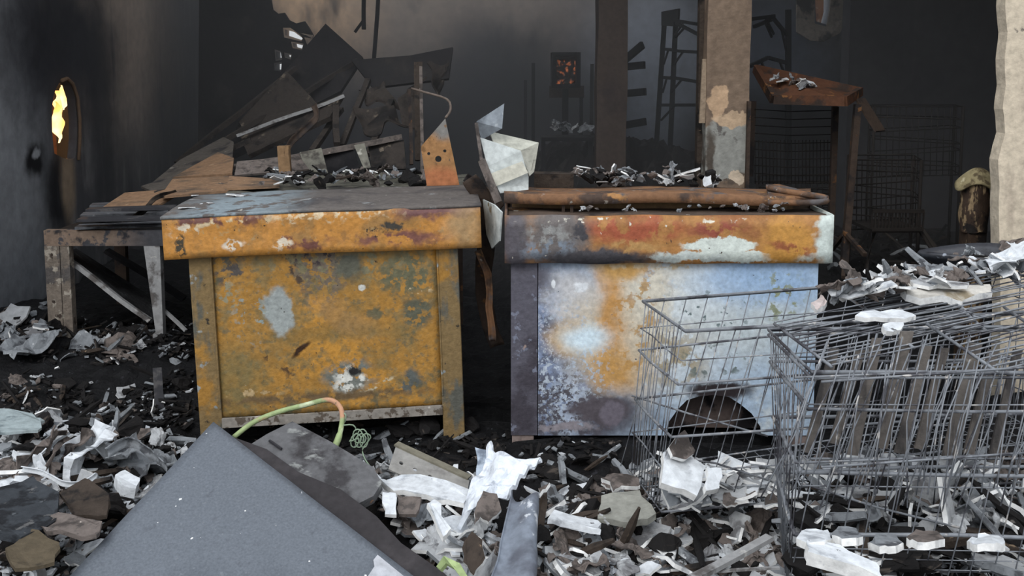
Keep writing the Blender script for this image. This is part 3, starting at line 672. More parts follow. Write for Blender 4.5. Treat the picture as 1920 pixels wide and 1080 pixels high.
# ---------------------------------------------------------------- wire baskets
def lerp(a, b, t): return a + (b - a) * t
def side(g, a, b, a2, b2, nv, hs, r, rb_, shift=Vector((0, 0, 0)), jit=0.0, rs=0):
    rd = random.Random(rs)
    for i in range(1, nv):
        t = i / nv; p = lerp(a, b, t); q = lerp(a2, b2, t) + shift * (1 if abs(t - .5) < .46 else .3)
        m = lerp(p, q, .5) + Vector((rd.uniform(-jit, jit), rd.uniform(-jit, jit), 0))
        g.tube([p, m, q], r, 5)
    for h, rr in hs:
        p, q = lerp(a, a2, h), lerp(b, b2, h)
        m1 = lerp(p, q, .33) + Vector((0, 0, rd.uniform(-jit, jit))); m2 = lerp(p, q, .66) + Vector((0, 0, rd.uniform(-jit, jit)))
        g.tube([p, m1, m2, q], rr, 6)
def basket(label, FL, NL, NR, FR, fl, nl_, nr, fr, nlong, nshort, hs, sh, seed, group, fine=0):
    o = thing('wire_basket', ((FL.x + FR.x) / 2, (FL.y + NL.y) / 2, min(fl.z, nl_.z)), label, 'basket', group)
    g = MB(); g.tube([FL, NL, NR, FR], .0055, 8, closed=True); g.build('rim', M['steel_d'] if seed == 9 else M['steel'], o)
    s1 = Vector((-sh, 0, 0))
    for nm, A_, B_, C_, D_, n in (('end_grid', FL, NL, fl, nl_, nshort), ('front_grid', NL, NR, nl_, nr, nlong), ('back_grid', FL, FR, fl, fr, nlong), ('end_grid', FR, NR, fr, nr, nshort)):
        g = MB(); side(g, A_, B_, C_, D_, n, hs, .0018, .004, s1 if n == nlong else Vector((0, 0, 0)), .006, seed + n)
        if fine and nm == 'front_grid':
            for k in range(fine):
                t = lerp(.78, 1.0, k / fine); g.tube([lerp(A_, C_, t), lerp(B_, D_, t)], .0016, 4)
        g.build(nm, M['steel'], o)
    g = MB()
    for i in range(1, 9): t = i / 9; g.tube([lerp(fl, nl_, t), lerp(fr, nr, t)], .0021, 5)
    for i in range(0, 31): t = i / 30; g.tube([lerp(fl, fr, t), lerp(nl_, nr, t)], .0018, 4)
    g.tube([fl, nl_, nr, fr], .004, 6, closed=True)
    g.build('bottom_grid', M['steel'], o)
    return o
z1, z2 = .70, .17
FL, NL = G(1205, 565, z1), G(1285, 621, z1)
NR = G(1445, 612, z1) ; NR = NL + (NR - NL) * 5.6; FR = FL + (G(1530, 540, z1) - FL) * 2.3
fl, nl_ = G(1180, 880, z2), G(1240, 960, z2)
nr = Vector((NR.x, NR.y - .02, z2)); fr = Vector((FR.x, FR.y, z2))
fl.y = min(fl.y, FL.y + .1)
# flat basket bottom slightly dropping
bA = basket('wire basket on the left, standing in front of the bright blue-white counter', FL, NL, NR, FR, fl, nl_, nr, fr, 19, 13, [(.29, .0042), (.58, .0042), (.16, .002), (.78, .0025)], .1, 1, 'scorched wire baskets')
FL2, NL2 = G(1440, 618, .72), G(1522, 698, .70)
NR2 = NL2 + Vector((1.2, -.03, .005)); FR2 = FL2 + Vector((1.25, .05, .0))
fl2, nl2 = G(1462, 990, .17), G(1478, 1118, .13)
nr2 = Vector((NR2.x - .05, NR2.y - .02, .13)); fr2 = Vector((FR2.x, FR2.y, .17))
bB = basket('nearer wire basket at the right edge, its rim level with the frame edge', FL2, NL2, NR2, FR2, fl2, nl2, nr2, fr2, 22, 16, [(.025, .004), (.16, .0045), (.44, .0055), (.5, .002), (.72, .0055), (.14, .002)], .06, 2, 'scorched wire baskets', fine=5)
# diagonal brace wires
for tb_, par in (([W(1185, 742, 2.95), W(1290, 775, 2.75), W(1440, 818, 2.68)], bA), ([W(1240, 855, 2.7), W(1340, 868, 2.69), W(1440, 900, 2.66)], bA), ([W(1500, 905, 2.35), W(1640, 950, 2.34), W(1800, 990, 2.33)], bB)):
    g = MB(); g.tube(tb_, .003, 5); g.build('brace_wire', M['steel'], par)
# wire shelves thrown over the baskets
def wshelf(name, label, c, n, m, r=.0024):
    P = [W(*q) for q in c]; g = MB(); rd = random.Random(n)
    def f(u, v): return P[0] * (1 - u) * (1 - v) + P[1] * u * (1 - v) + P[2] * u * v + P[3] * (1 - u) * v
    for i in range(n):
        v = i / (n - 1); j = rd.uniform(-.008, .008)
        g.tube([f(0, v), f(.5, v) + Vector((0, 0, j)), f(1, v)], r, 5)
    for i in range(m):
        u = i / (m - 1); g.tube([f(u, 0) - Vector((0, 0, .005)), f(u, 1) - Vector((0, 0, .005))], .0042, 6)
    o = g.build(name, M['steel']); tag(o, label, 'shelf', 'wire shelves thrown across the baskets'); return o
wshelf('wire_shelf', 'wire shelf heaped across the rear basket, carrying the long white slab', [(1585, 552, 3.05), (1990, 468, 3.35), (2090, 545, 2.9), (1690, 620, 2.62)], 17, 4)
wshelf('wire_shelf', 'wire shelf sloping toward the right edge over the near basket', [(1738, 604, 2.5), (2010, 545, 2.85), (2130, 630, 2.5), (1872, 694, 2.16)], 15, 3)
wshelf('wire_shelf', 'low wire shelf bridging between the corner rims of the two baskets', [(1452, 604, 2.62), (1770, 548, 2.98), (1850, 618, 2.55), (1560, 684, 2.26)], 15, 3)
# leaning wire gates and scorched slats inside the near basket
rd = random.Random(4)
for k, (Y0, x0_, x1_, lab) in enumerate(((2.28, 1560, 1980, 'front'), (2.2, 1530, 1900, 'middle'), (2.12, 1580, 1990, 'rearmost'))):
    g = MB()
    for i in range(15):
        xx = x0_ + (x1_ - x0_) * i / 14 + rd.uniform(-6, 6)
        top = W(xx, 620 + rd.uniform(0, 70), Y0 + .03 * (i % 3)); bot = W(xx - rd.uniform(30, 110), 900 + rd.uniform(-40, 60), Y0 - .05)
        g.tube([top, lerp(top, bot, .5) + Vector((rd.uniform(-.02, .02), 0, 0)), bot], .0018, 4)
    for y in (700, 860): g.tube([W(x0_ - 40, y + 8 * k, Y0), W(x1_, y - 8 * k, Y0)], .003, 5)
    tag(g.build('wire_gate', M['steel']), ['leaning wire gate of slanted rods behind the others inside the near basket', 'leaning wire gate in the middle of the near basket reaching furthest left', 'leaning wire gate closest to the front mesh of the near basket'][k], 'gate', 'buckled gates inside the near basket')
slat = mat('scorched_slat', S(108, 102, 97), [nl(S(70, 67, 66), s=5, t=.5, w=.15, st=(3, 3, .6)), nl(S(140, 134, 126), s=16, t=.64, w=.05)], bump=.5, rnd=True)
for i in range(9):
    xx = 1560 + i * 42 + rd.uniform(-8, 8); wv = rd.uniform(14, 26); y0 = 640 + rd.uniform(-20, 20); y1 = 850 + rd.uniform(-30, 30); Y0 = 2.42 + .02 * (i % 2)
    g = MB(); g.slab([W(xx, y0, Y0), W(xx - 50, y1, Y0 - .04), W(xx - 50 + wv, y1 + 3, Y0 - .04), W(xx + wv, y0, Y0)], .008); g.warp(.006, 8, i)
    tag(g.build('charred_plank', slat), ['leftmost', 'second', 'third', 'fourth', 'middle', 'sixth', 'seventh', 'eighth', 'rightmost'][i] + ' from the left of the scorched planks leaning behind the near basket mesh', 'slat', 'slats leaning behind the near basket')

# ---------------------------------------------------------------- things on and around the counters
sheetm = mat('dirty_white_sheet', S(204, 210, 208), [nl(S(168, 176, 178), s=5, t=.52, w=.15), nl(S(130, 120, 100), s=11, t=.64, w=.05), nl(S(70, 66, 60), s=24, t=.7, w=.03)], bump=.2, rough=.5, rnd=True)
greysheet = mat('blue_grey_sheet', S(150, 158, 166), [nl(S(84, 90, 98), s=5, t=.5, w=.2), nl(S(190, 196, 200), s=12, t=.62, w=.06)], rough=.45, bump=.2)
FS = thing('folded_sheet_stack', (W(950, 350, 3.72).x, 3.72, .91), 'crumpled white folded metal sheets standing on the left end of the right counter', 'sheet metal')
def sheet(name, pts, m, par, t=.006, warp=.004, seed=1):
    P = [W(*p) for p in pts]
    g = MB(); g.slab(P, t)
    g.warp(warp, 7, seed); o = g.build(name, m, par); return o
sheet('upper_fold', [(893, 228, 3.72), (903, 262, 3.76), (941, 242, 3.72), (946, 194, 3.72)], greysheet, FS)
sheet('main_fold', [(900, 258, 3.70), (914, 312, 3.68), (938, 362, 3.66), (990, 356, 3.70), (990, 332, 3.70), (976, 284, 3.70)], sheetm, FS)
sheet('rear_fold', [(918, 246, 3.78), (925, 266, 3.76), (975, 284, 3.75), (992, 330, 3.75), (1001, 322, 3.78), (1010, 268, 3.80)], mat('cream_sheet', S(188, 188, 176), [nl(S(150, 150, 140), s=8, t=.55, w=.1, st=(.5, 1, 3)), nl(S(90, 84, 70), s=20, t=.66, w=.04)], bump=.3), FS)
sheet('front_fold', [(920, 326, 3.66), (930, 350, 3.655), (990, 324, 3.665), (978, 303, 3.67)], mat('ivory_sheet', S(206, 204, 190), [nl(S(120, 112, 96), s=10, t=.66, w=.04)], bump=.3), FS)
g = MB(); g.bar(W(893, 230, 3.69), W(903, 300, 3.67), .012, .02); g.bar(W(903, 300, 3.67), W(935, 380, 3.62), .018, .025); g.warp(.002, 9); g.build('edge_strip', M['taupe'], FS)
# rusty tray on the right counter
g = MB()
def trayf(u, v):
    px = lerp(945, 1520, u)
    if v < .3: y, Y = lerp(381, 360, v / .3), 3.60
    else: y, Y = lerp(360, 349, (v - .3) / .7), lerp(3.60, 3.98, (v - .3) / .7)
    p = W(px, y + 3 * u + 2.5 * math.sin(u * 9), Y)
    return p
g.grid(trayf, 40, 8, .006)
TR = thing('rusty_tray', (W(1240, 370, 3.8).x, 3.8, .92), 'long bent rusty tray lying on top of the right counter', 'tray')
g.build('tray_deck', M['rust'], TR)
g = MB(); g.tube(smooth([W(*p) for p in [(1440, 352, 3.66), (1480, 360, 3.62), (1545, 370, 3.56), (1544, 378, 3.55), (1500, 380, 3.56), (1440, 380, 3.6)]], 4), [.012] * 21, 8); g.slab([W(1436, 346, 3.8), W(1440, 362, 3.62), W(1540, 372, 3.58), W(1545, 366, 3.66), W(1460, 345, 3.86)], .008)
g.build('curled_end', M['rust'], TR)
g = MB()
for px in (1056, 1072, 1400): g.bar(W(px, 404, 3.62), W(px, 380, 3.62), .012, .008)
g.build('tray_foot', M['rust_d'], TR)
g = MB(); g.grid(lambda u, v: W(lerp(960, 1530, u), lerp(405, 378, v), 3.72 + .01 * math.sin(u * 20)), 30, 3, .006)
g.build('tray_back', mat('ochre_brown_strip', S(124, 100, 72), [nl(S(84, 70, 58), s=6, t=.5, w=.12), nl(S(150, 128, 96), s=11, t=.6, w=.08)], bump=.4), TR)
g = MB(); g.box(tuple(W(1002, 352, 3.95)), tuple(W(1074, 322, 4.02))); g.warp(.008, 9, 2)
tag(g.build('scorched_block', M['char_b']), 'brown scorched box-shaped block behind the rusty tray, right of the folded sheets', 'block')
# pale side plate and rusty strips hanging in the gap
g = MB(); g.slab([W(*p) for p in [(905, 374, 3.72), (912, 440, 3.66), (922, 466, 3.6), (936, 452, 3.52), (940, 398, 3.5), (926, 384, 3.55)]], .006)
tag(g.build('side_plate', sheetm), 'pale dirty plate standing against the left side of the right counter', 'plate')
def strip(name, path, wpx, m, label, cat, seed=0, group=None):
    P = smooth([W(*p) for p in path], 6); g = MB()
    wd_ = wpx * path[0][2] / FPX
    def f(u, v):
        k = u * (len(P) - 1); i = min(int(k), len(P) - 2); p = lerp(P[i], P[i + 1], k - i); d = (P[i + 1] - P[i]).normalized()
        s = d.cross(Vector((.1, 1, .2))).normalized()
        a = (v - .5)
        return p + s * wd_ * a * (1 + .3 * noise.noise(Vector((u * 5, seed, 0)))) + Vector((0, .012 * math.cos(a * 3), 0)) + noise.noise_vector(p * 15) * .004
    g.grid(f, 24, 4, .003); o = g.build(name, m); tag(o, label, cat, group); return o
strip('rust_strip', [(880, 335, 3.7), (905, 372, 3.72), (915, 430, 3.75), (905, 520, 3.78), (915, 600, 3.8), (932, 650, 3.8)], 30, M['rust_d'], 'long curled rusty strip hanging down the gap between the two counters', 'strip', 1)
strip('rust_strip', [(895, 470, 3.7), (915, 520, 3.7), (918, 580, 3.7), (924, 640, 3.7)], 12, M['rust'], 'narrow brighter rust strip in the gap between the two counters', 'strip', 2)
strip('rust_strip', [(872, 332, 3.9), (900, 350, 3.9), (925, 372, 3.85), (940, 392, 3.8)], 16, M['rust_d'], 'short rusty strip at the top of the gap under the white folded sheets', 'strip', 3)
# table behind the ochre counter
T2 = thing('steel_table', (W(640, 340, 4.7).x, 4.7, 0), 'ash-strewn steel table standing directly behind the ochre counter', 'table')
a, b = W(420, 340, 4.3), W(862, 340, 4.3)
g = MB(); g.grid(lambda u, v: Vector((lerp(a.x, b.x, u), lerp(4.2, 5.15, v), .87 + .014 * noise.noise(Vector((u * 8, v * 8, 0))))), 40, 20, .02)
g.build('table_top', mat('ashy_table', S(104, 102, 92), [nl(S(60, 58, 56), s=5, t=.5, w=.12), nl(S(150, 148, 138), s=12, t=.6, w=.06)], bump=.7), T2)
for xx in (a.x + .05, b.x - .05):
    for yy in (4.25, 5.1):
        g = MB(); g.box((xx - .02, yy - .02, 0), (xx + .02, yy + .02, .85)); g.build('leg', M['rust_d'], T2)
# rusty plate with three holes
P0 = [W(789, 275, 4.12), W(835, 222, 4.12), W(845, 270, 4.12), W(862, 350, 4.12), W(801, 352, 4.12)]
o2 = [(p.x, p.z) for p in P0]
hl = []
for px, py, r in ((804, 288, 3), (834, 283, 3), (822, 298, 6)):
    p = W(px, py, 4.12); hl.append(circ(p.x, p.z, r * 4.12 / FPX))
vs, fs = holes_poly(o2, hl, .006)
g = MB(); g.add([Vector((v.x, 4.12 + v.z, v.y)) for v in vs], fs)
tag(g.build('drilled_plate', mat('rusted_plate', S(166, 124, 82), [blob(S(130, 128, 124), (0.03, 0, .27), (.08, 1, .06), soft=.4, a=.05, s=20), nl(S(130, 96, 62), s=14, t=.54, w=.08), nl(S(92, 80, 70), s=30, t=.62, w=.05), blob(S(180, 116, 78), (0, 0, .04), (.1, 1, .05), soft=.5, a=.04, s=20)], bump=.4)), 'pointed rusty plate with three holes standing at the back of the ochre counter', 'plate')
g = MB(); g.tube(smooth([W(*p) for p in [(772, 166, 4.6), (800, 174, 4.5), (838, 186, 4.4), (845, 205, 4.3), (836, 220, 4.15)]], 3), .006, 6)
tag(g.build('bent_rod', mat('taupe_rod', S(110, 98, 90))), 'thin bent rod hooked above the rusty plate with holes', 'rod')

# ---------------------------------------------------------------- the fire beyond the left wall
nx = Vector((wd.y, -wd.x, 0)); inside = -nx      # pointing away from the shop
if inside.x > 0: inside = -inside
c_f = LWM @ Vector((*wall_uv(118, 230), 0))
g = MB()
a = c_f + inside * 1.3
for s_, e_ in (((-1.6, 0), (1.6, 0)),):
    g.box((a.x - .1, 4.6, 0), (a.x, 8.6, 3.4))
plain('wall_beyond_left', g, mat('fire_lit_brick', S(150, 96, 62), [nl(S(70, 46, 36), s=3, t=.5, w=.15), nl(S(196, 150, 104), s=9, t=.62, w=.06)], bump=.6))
g = MB(); g.box((a.x - .1, 4.5, 0), (-2.85, 4.6, 3.4)); plain('wall_beyond_near', g, M['soot'])
g = MB(); g.box((a.x - .1, 8.6, 0), (-3.3, 8.7, 3.4)); plain('wall_beyond_far', g, M['soot'])
fm = bpy.data.materials.new('flame'); fm.use_nodes = True; n_ = fm.node_tree.nodes; n_.clear(); lk = fm.node_tree.links
tc = n_.new('ShaderNodeTexCoord'); no = n_.new('ShaderNodeTexNoise'); no.inputs['Scale'].default_value = 7; lk.new(tc.outputs['Object'], no.inputs[0])
sp = n_.new('ShaderNodeSeparateXYZ'); lk.new(tc.outputs['Object'], sp.inputs[0])
ma = n_.new('ShaderNodeMath'); ma.operation = 'MULTIPLY_ADD'; lk.new(sp.outputs['Z'], ma.inputs[0]); ma.inputs[1].default_value = 1.0; lk.new(no.outputs['Fac'], ma.inputs[2])
cr = n_.new('ShaderNodeValToRGB'); e = cr.color_ramp.elements; e[0].position = .45; e[0].color = (1, .8, .42, 1); e[1].position = 1.25 / 1.0 if False else 1.0; e[1].color = (.8, .18, .02, 1)
x = cr.color_ramp.elements.new(.7); x.color = (1, .5, .12, 1)
lk.new(ma.outputs[0], cr.inputs[0]); em = n_.new('ShaderNodeEmission'); em.inputs[1].default_value = 2.2; lk.new(cr.outputs[0], em.inputs[0])
oo = n_.new('ShaderNodeOutputMaterial'); lk.new(em.outputs[0], oo.inputs[0])
def flame(px, py, w_, h_, dep, lab, seed):
    d = ray(px, py); c = CAM + d * ((-3.45 - dep) / d.x)
    g = MB(); s = c.y / FPX
    def f(u, v):
        ang = u * 2 * math.pi; r = w_ * s * (math.sin(min(v * 1.7, 1) * math.pi / 2) * (1 - v) ** .7 + .02)
        k = noise.noise(Vector((v * 4, seed, math.cos(ang)))) * w_ * s * .8
        return c + Vector((r * math.cos(ang) + k, r * math.sin(ang), v * h_ * s))
    g.grid(f, 14, 18)
    tag(g.build('flame', fm), lab, 'flame', 'flames beyond the left wall')
fl_ = bpy.data.objects.new('fire_glow', bpy.data.lights.new('fire_glow', 'POINT')); fl_.data.energy = 40; fl_.data.color = (1, .5, .16); fl_.data.shadow_soft_size = .15; fl_.location = (-3.55, 7.5, 1.15); col.objects.link(fl_)
flame(109, 268, 13, 78, 0, 'bright lower tongue of fire seen through the narrow arched wall opening', 1)
flame(111, 232, 11, 62, .1, 'smaller tongue of fire above the bright one in the arched opening', 2)
flame(118, 206, 11, 46, .2, 'uppermost small tongue of fire at the top of the arched opening', 3)

# ---------------------------------------------------------------- collapsed fittings at the rear left
dk = mat('black_sheet_metal', S(40, 38, 40), [nl(S(62, 58, 56), s=4, t=.55, w=.15), nl(S(22, 22, 26), s=3, t=.5, w=.15)], bump=.3, rnd=True)
dkb = mat('scorched_brown_black', S(58, 52, 48), [nl(S(30, 28, 28), s=5, t=.5, w=.12), nl(S(112, 102, 90), s=12, t=.62, w=.08)], bump=.8, rnd=True)
def panel(name, pts, t, m, label, cat, group=None, warp=.004, seed=1):
    g = MB(); g.slab([W(*p) for p in pts], t); g.warp(warp, 4, seed)
    return tag(g.build(name, m), label, cat, group)
def barp(name, a, b, wx, wy, m, label, cat, group=None):
    g = MB(); A_, B_ = W(*a), W(*b)
    for i in range(6): g.bar(lerp(A_, B_, i / 6), lerp(A_, B_, (i + 1) / 6), wx, wy)
    g.warp(.012, 3, int(a[0])); return tag(g.build(name, m), label, cat, group)
# ragged hanging roof sheet with holes
def rp(q, Y=7.6): return [(W(x, y, Y).x, W(x, y, Y).z) for x, y in q]
outer = rp([(375, -60), (500, -60), (512, 18), (522, 26), (534, 24), (543, 38), (556, 44), (572, 40), (580, 52), (588, 66), (586, 72), (574, 66), (562, 62), (575, 84), (566, 110), (540, 150), (520, 260), (372, 330)])
hl = [rp([(530, 52), (545, 52), (570, 70), (566, 78), (532, 70)]), rp([(545, 78), (570, 82), (567, 94), (548, 90)]), rp([(514, 92), (527, 96), (530, 112), (516, 115)]), rp([(513, 118), (529, 116), (528, 134), (514, 132)]), rp([(532, 98), (548, 102), (546, 112), (533, 108)])]
vs, fs = holes_poly(outer, hl, .03)
g = MB(); g.add([Vector((v.x, 7.6 + v.z, v.y)) for v in vs], fs)
tag(g.build('roof_sheet', dk), 'ragged black sheet hanging at the rear left with small bright holes', 'roof sheet')
panel('fallen_sheet', [(445, 246, 6.5), (612, 50, 6.9), (682, 112, 6.8), (640, 176, 6.5), (470, 262, 6.4)], .03, dk, 'tall dark panel leaning with its corner up against the rear wall', 'panel', 'fallen panels')
panel('fallen_sheet', [(452, 232, 6.3), (540, 136, 6.35), (572, 168, 6.3), (600, 200, 6.2), (470, 262, 6.2)], .03, dkb, 'smaller brown-black panel leaning in front of the tall dark panel', 'panel', 'fallen panels')
panel('fallen_sheet', [(660, 116, 6.6), (770, 108, 6.6), (850, 92, 6.6), (842, 150, 6.5), (700, 168, 6.5)], .03, dk, 'dark upright panel to the right of the tall leaning panel', 'panel', 'fallen panels')
panel('fallen_sheet', [(455, 262, 5.9), (645, 184, 5.9), (622, 226, 5.7), (470, 298, 5.7)], .03, dkb, 'long dark panel under the bright metal edge strip', 'panel', 'fallen panels')
barp('edge_strip', (446, 255, 5.8), (648, 180, 5.85), .035, .02, M['lgrey'], 'bright slanting metal strip across the fallen panels', 'strip')
bars = [((330, 306, 6.0), (556, 128, 6.6), 'long thin beam running up to the ragged sheet'), ((342, 312, 5.9), (670, 112, 6.7), 'beam crossing the tall leaning panel'), ((350, 318, 5.7), (470, 262, 5.8), 'low beam at the left end of the fallen panels'),
        ((585, 285, 5.5), (640, 205, 6.0), 'short beam propped under the bright strip'), ((640, 275, 5.6), (690, 150, 6.2), 'steep thin beam right of the bright strip'), ((690, 290, 5.6), (735, 190, 6.0), 'steep beam among the brown crumpled boards'),
        ((632, 268, 5.5), (628, 200, 5.8), 'upright stub below the bright strip end')]
for a_, b_, l_ in bars: barp('fallen_bar', a_, b_, .035, .03, dkb, 'dark ' + l_, 'beam', 'fallen beams at the rear left')
barp('steel_post', (786, 300, 5.6), (783, 118, 5.8), .05, .03, M['char_b'], 'brown upright post standing right of the crumpled boards', 'post')
barp('steel_post', (772, 310, 5.4), (768, 170, 5.6), .02, .02, M['rust_d'], 'thin rusty upright just left of the brown post', 'post')
barp('steel_post', (795, 590, 5.3), (790, 126, 5.5), .018, .018, M['taupe'], 'thin pale upright beside the brown post, behind the bent rod', 'post')
for i, (pts, lab) in enumerate([([(665, 165, 6.1), (700, 140, 6.2), (752, 150, 6.2), (748, 196, 6.0), (690, 200, 6.0)], 'upper left crumpled brown board'), ([(672, 205, 5.9), (738, 198, 5.9), (760, 240, 5.8), (700, 252, 5.7)], 'lower crumpled brown board'),
        ([(752, 160, 6.0), (780, 140, 6.0), (778, 235, 5.8), (756, 238, 5.8)], 'narrow crumpled board beside the brown post'), ([(800, 120, 6.5), (835, 98, 6.55), (846, 150, 6.45), (818, 172, 6.4)], 'crumpled board right of the brown post')]):
    P = [W(*p) for p in pts]; g = MB()
    def f(u, v):
        if len(P) == 5: a_ = lerp(P[0], lerp(P[1], P[2], .6), u); b_ = lerp(P[4], P[3], u)
        else: a_ = lerp(P[0], P[1], u); b_ = lerp(P[3], P[2], u)
        q = lerp(a_, b_, v); return q + noise.noise_vector(q * 7) * .09
    g.grid(f, 14, 14, .012, smooth=False)
    tag(g.build('crumpled_board', dkb), lab + ' among the collapsed fittings', 'board', 'crumpled boards at the rear left')
barp('front_rail', (438, 312, 5.2), (756, 258, 5.4), .035, .03, M['taupe'], 'pale brown rail sloping across the back of the steel table', 'rail')
barp('lower_rail', (440, 322, 5.1), (560, 300, 5.2), .022, .02, M['char_b'], 'short brown rail just below the sloping pale rail', 'rail')
pg = mat('ashy_panel', S(122, 120, 110), [nl(S(74, 70, 66), s=6, t=.5, w=.1), nl(S(170, 168, 158), s=12, t=.62, w=.06)], bump=.5, rnd=True)
panel('shelf_bracket', [(562, 288, 5.15), (603, 280, 5.15), (616, 326, 5.05), (575, 322, 5.05)], .01, pg, 'left ashy upright plate under the sloping rail', 'bracket', 'upright plates under the rail')
panel('shelf_bracket', [(664, 274, 5.15), (684, 270, 5.15), (696, 316, 5.05), (682, 316, 5.05)], .01, pg, 'right narrow ashy upright plate under the sloping rail', 'bracket', 'upright plates under the rail')
panel('dark_board', [(605, 284, 5.35), (660, 276, 5.35), (675, 318, 5.3), (615, 326, 5.3)], .01, dk, 'black board between the two ashy plates', 'board')
panel('dark_board', [(690, 272, 5.4), (758, 264, 5.4), (762, 318, 5.3), (698, 320, 5.3)], .01, dkb, 'brown-black board right of the ashy plates', 'board')
panel('tan_board', [(440, 332, 4.9), (445, 306, 5.0), (560, 296, 5.1), (580, 320, 5.0)], .012, M['taupe'], 'tan board lying at the left of the ashy plates', 'board')
strip('bent_metal_ribbon', [(536, 318, 4.85), (538, 280, 4.9), (562, 250, 4.9), (592, 222, 4.95), (588, 196, 5.0)], 12, M['rust_d'], 'curved brown strap rising out of the wooden stub', 'strap', 4)
barp('wood_stub', (536, 322, 4.75), (533, 272, 4.75), .055, .03, mat('tan_burnt_wood', S(140, 112, 82), [nl(S(84, 62, 46), s=8, t=.52, w=.1, st=(3, 3, .5))], bump=.5), 'tan burnt wooden stub with a white foot behind the ochre counter', 'stub')
barp('hanging_cable', (684, -60, 7.2), (683, 56, 7.2), .03, .02, M['iron_black'], 'left hanging black cable at the top, with a forked end', 'cable', 'cables hanging from the ceiling')
barp('hanging_cable', (712, -60, 7.2), (700, 110, 7.2), .028, .02, M['iron_black'], 'right and longer hanging black cable at the top', 'cable', 'cables hanging from the ceiling')
barp('cable_fork', (683, 36, 7.2), (666, 60, 7.2), .02, .02, M['iron_black'], 'short forked stub at the end of the left hanging cable', 'cable')
# sheets and boards heaped left, on and behind the bench
brd = mat('scorched_tan_board', S(148, 118, 92), [nl(S(100, 86, 74), s=4, t=.5, w=.15, st=(.6, 2, 2)), nl(S(84, 78, 74), s=7, t=.6, w=.08), nl(S(176, 150, 120), s=16, t=.64, w=.05)], bump=.5, rnd=True)
gbd = mat('scorched_grey_board', S(92, 86, 80), [nl(S(54, 52, 52), s=5, t=.5, w=.12), nl(S(136, 130, 122), s=13, t=.62, w=.06)], bump=.6, rnd=True)
for i, (pts, m, lab) in enumerate([
    ([(192, 392, 4.6), (236, 364, 4.8), (352, 356, 4.9), (300, 390, 4.6)], brd, 'front tan board of the heap behind the bench'),
    ([(300, 374, 4.65), (322, 340, 4.95), (440, 334, 5.0), (430, 362, 4.7)], brd, 'tan board behind the left rear corner of the ochre counter'),
    ([(262, 352, 5.0), (330, 330, 5.2), (352, 344, 5.0), (290, 364, 4.8)], gbd, 'thin grey board lying across the tan boards'),
    ([(280, 350, 5.1), (340, 304, 5.5), (420, 262, 5.9), (440, 268, 5.7), (436, 318, 5.2), (360, 336, 5.1)], gbd, 'broad grey board sloping up toward the fallen panels'),
    ([(325, 335, 5.1), (410, 288, 5.5), (440, 300, 5.3), (436, 328, 5.0)], brd, 'brownish board resting on the broad grey board'),
    ([(424, 357, 4.35), (428, 336, 4.6), (520, 340, 4.6), (524, 354, 4.38)], brd, 'ochre plank lying flat behind the ochre counter top'),
    ([(150, 412, 4.7), (232, 392, 4.85), (262, 396, 4.8), (200, 418, 4.6)], gbd, 'small grey board at the left end of the heap')]):
    panel('scorched_board', pts, .012, m, lab, 'board', 'boards heaped behind the bench', .012, i)
strip('curved_strip', [(222, 426, 4.45), (268, 396, 4.5), (292, 372, 4.6), (330, 360, 4.7)], 9, M['char_b'], 'thin dark strip curving up from the bench to the ochre counter', 'strip', 6)
# inclined panels under the bench
panel('leaning_board', [(122, 476, 4.45), (140, 470, 4.7), (300, 572, 4.7), (284, 606, 4.4)], .012, mat('charred_leaning_board', S(48, 48, 50), [nl(S(84, 86, 88), s=7, t=.56, w=.1, st=(1, 3, 3)), nl(S(22, 22, 24), s=5, t=.5, w=.1)], bump=.8), 'charred board leaning diagonally under the bench rail', 'board')
barp('white_edge', (124, 482, 4.36), (280, 600, 4.36), .02, .02, M['lgrey'], 'pale metal edge running diagonally under the bench', 'strip')
barp('thin_bar', (302, 572, 4.36), (350, 622, 4.30), .015, .012, M['lgrey'], 'short pale bar between the bench and the ochre counter', 'bar')
barp('dark_bar', (200, 470, 4.9), (345, 560, 4.9), .05, .02, dk, 'dark bar leaning behind the charred board under the bench', 'bar')
barp('dark_post', (294, 690, 3.9), (300, 820, 3.7), .035, .02, M['steel_d'], 'dark upright stub in the shadow left of the ochre counter leg', 'post')

# ---------------------------------------------------------------- rear centre: racks, oven box
def frame_rack(name, ups, arms, label, r=.025):
    c = W(*ups[0][1]); o = thing(name, (c.x, c.y, 0), label, 'rack')
    for a_, b_ in ups:
        g = MB(); A_, B_ = W(*a_), W(*b_); B_ = B_ + (B_ - A_) * (B_.z / max(A_.z - B_.z, .01)) if B_.z > .3 else B_
        B_.z = max(B_.z, 0.02); g.bar(A_, B_, r * 1.6, r); g.build('upright', M['iron_black'], o)
    for a_, b_ in arms:
        g = MB(); g.bar(W(*a_), W(*b_), r * .8, r); A_ = W(*a_); B_ = W(*b_)
        g.bar(lerp(A_, B_, .4), A_ - Vector((0, 0, .13)), r * .5, r * .6); g.build('bracket', M['iron_black'], o)
    return o
frame_rack('shelf_rack', [((1247, 22, 8.3), (1230, 285, 8.3)), ((1267, 40, 8.1), (1256, 290, 8.1))],
    [((1262, 95, 8.1), (1312, 98, 7.7)), ((1258, 145, 8.1), (1312, 154, 7.7)), ((1240, 197, 8.2), (1308, 197, 7.8)), ((1266, 42, 8.1), (1312, 66, 7.7)), ((1245, 92, 8.3), (1266, 94, 8.1)), ((1243, 145, 8.3), (1262, 147, 8.1)), ((1264, 38, 8.1), (1312, 46, 7.7))], 'tall open black shelf rack with bracket arms between the two columns')
g = MB(); g.slab([W(1240, 22, 8.3), W(1240, 48, 8.3), W(1270, 50, 8.1), W(1272, 16, 8.1)], .02); tag(g.build('rack_head', M['iron_black']), 'black plate at the top of the shelf rack between the columns', 'plate')
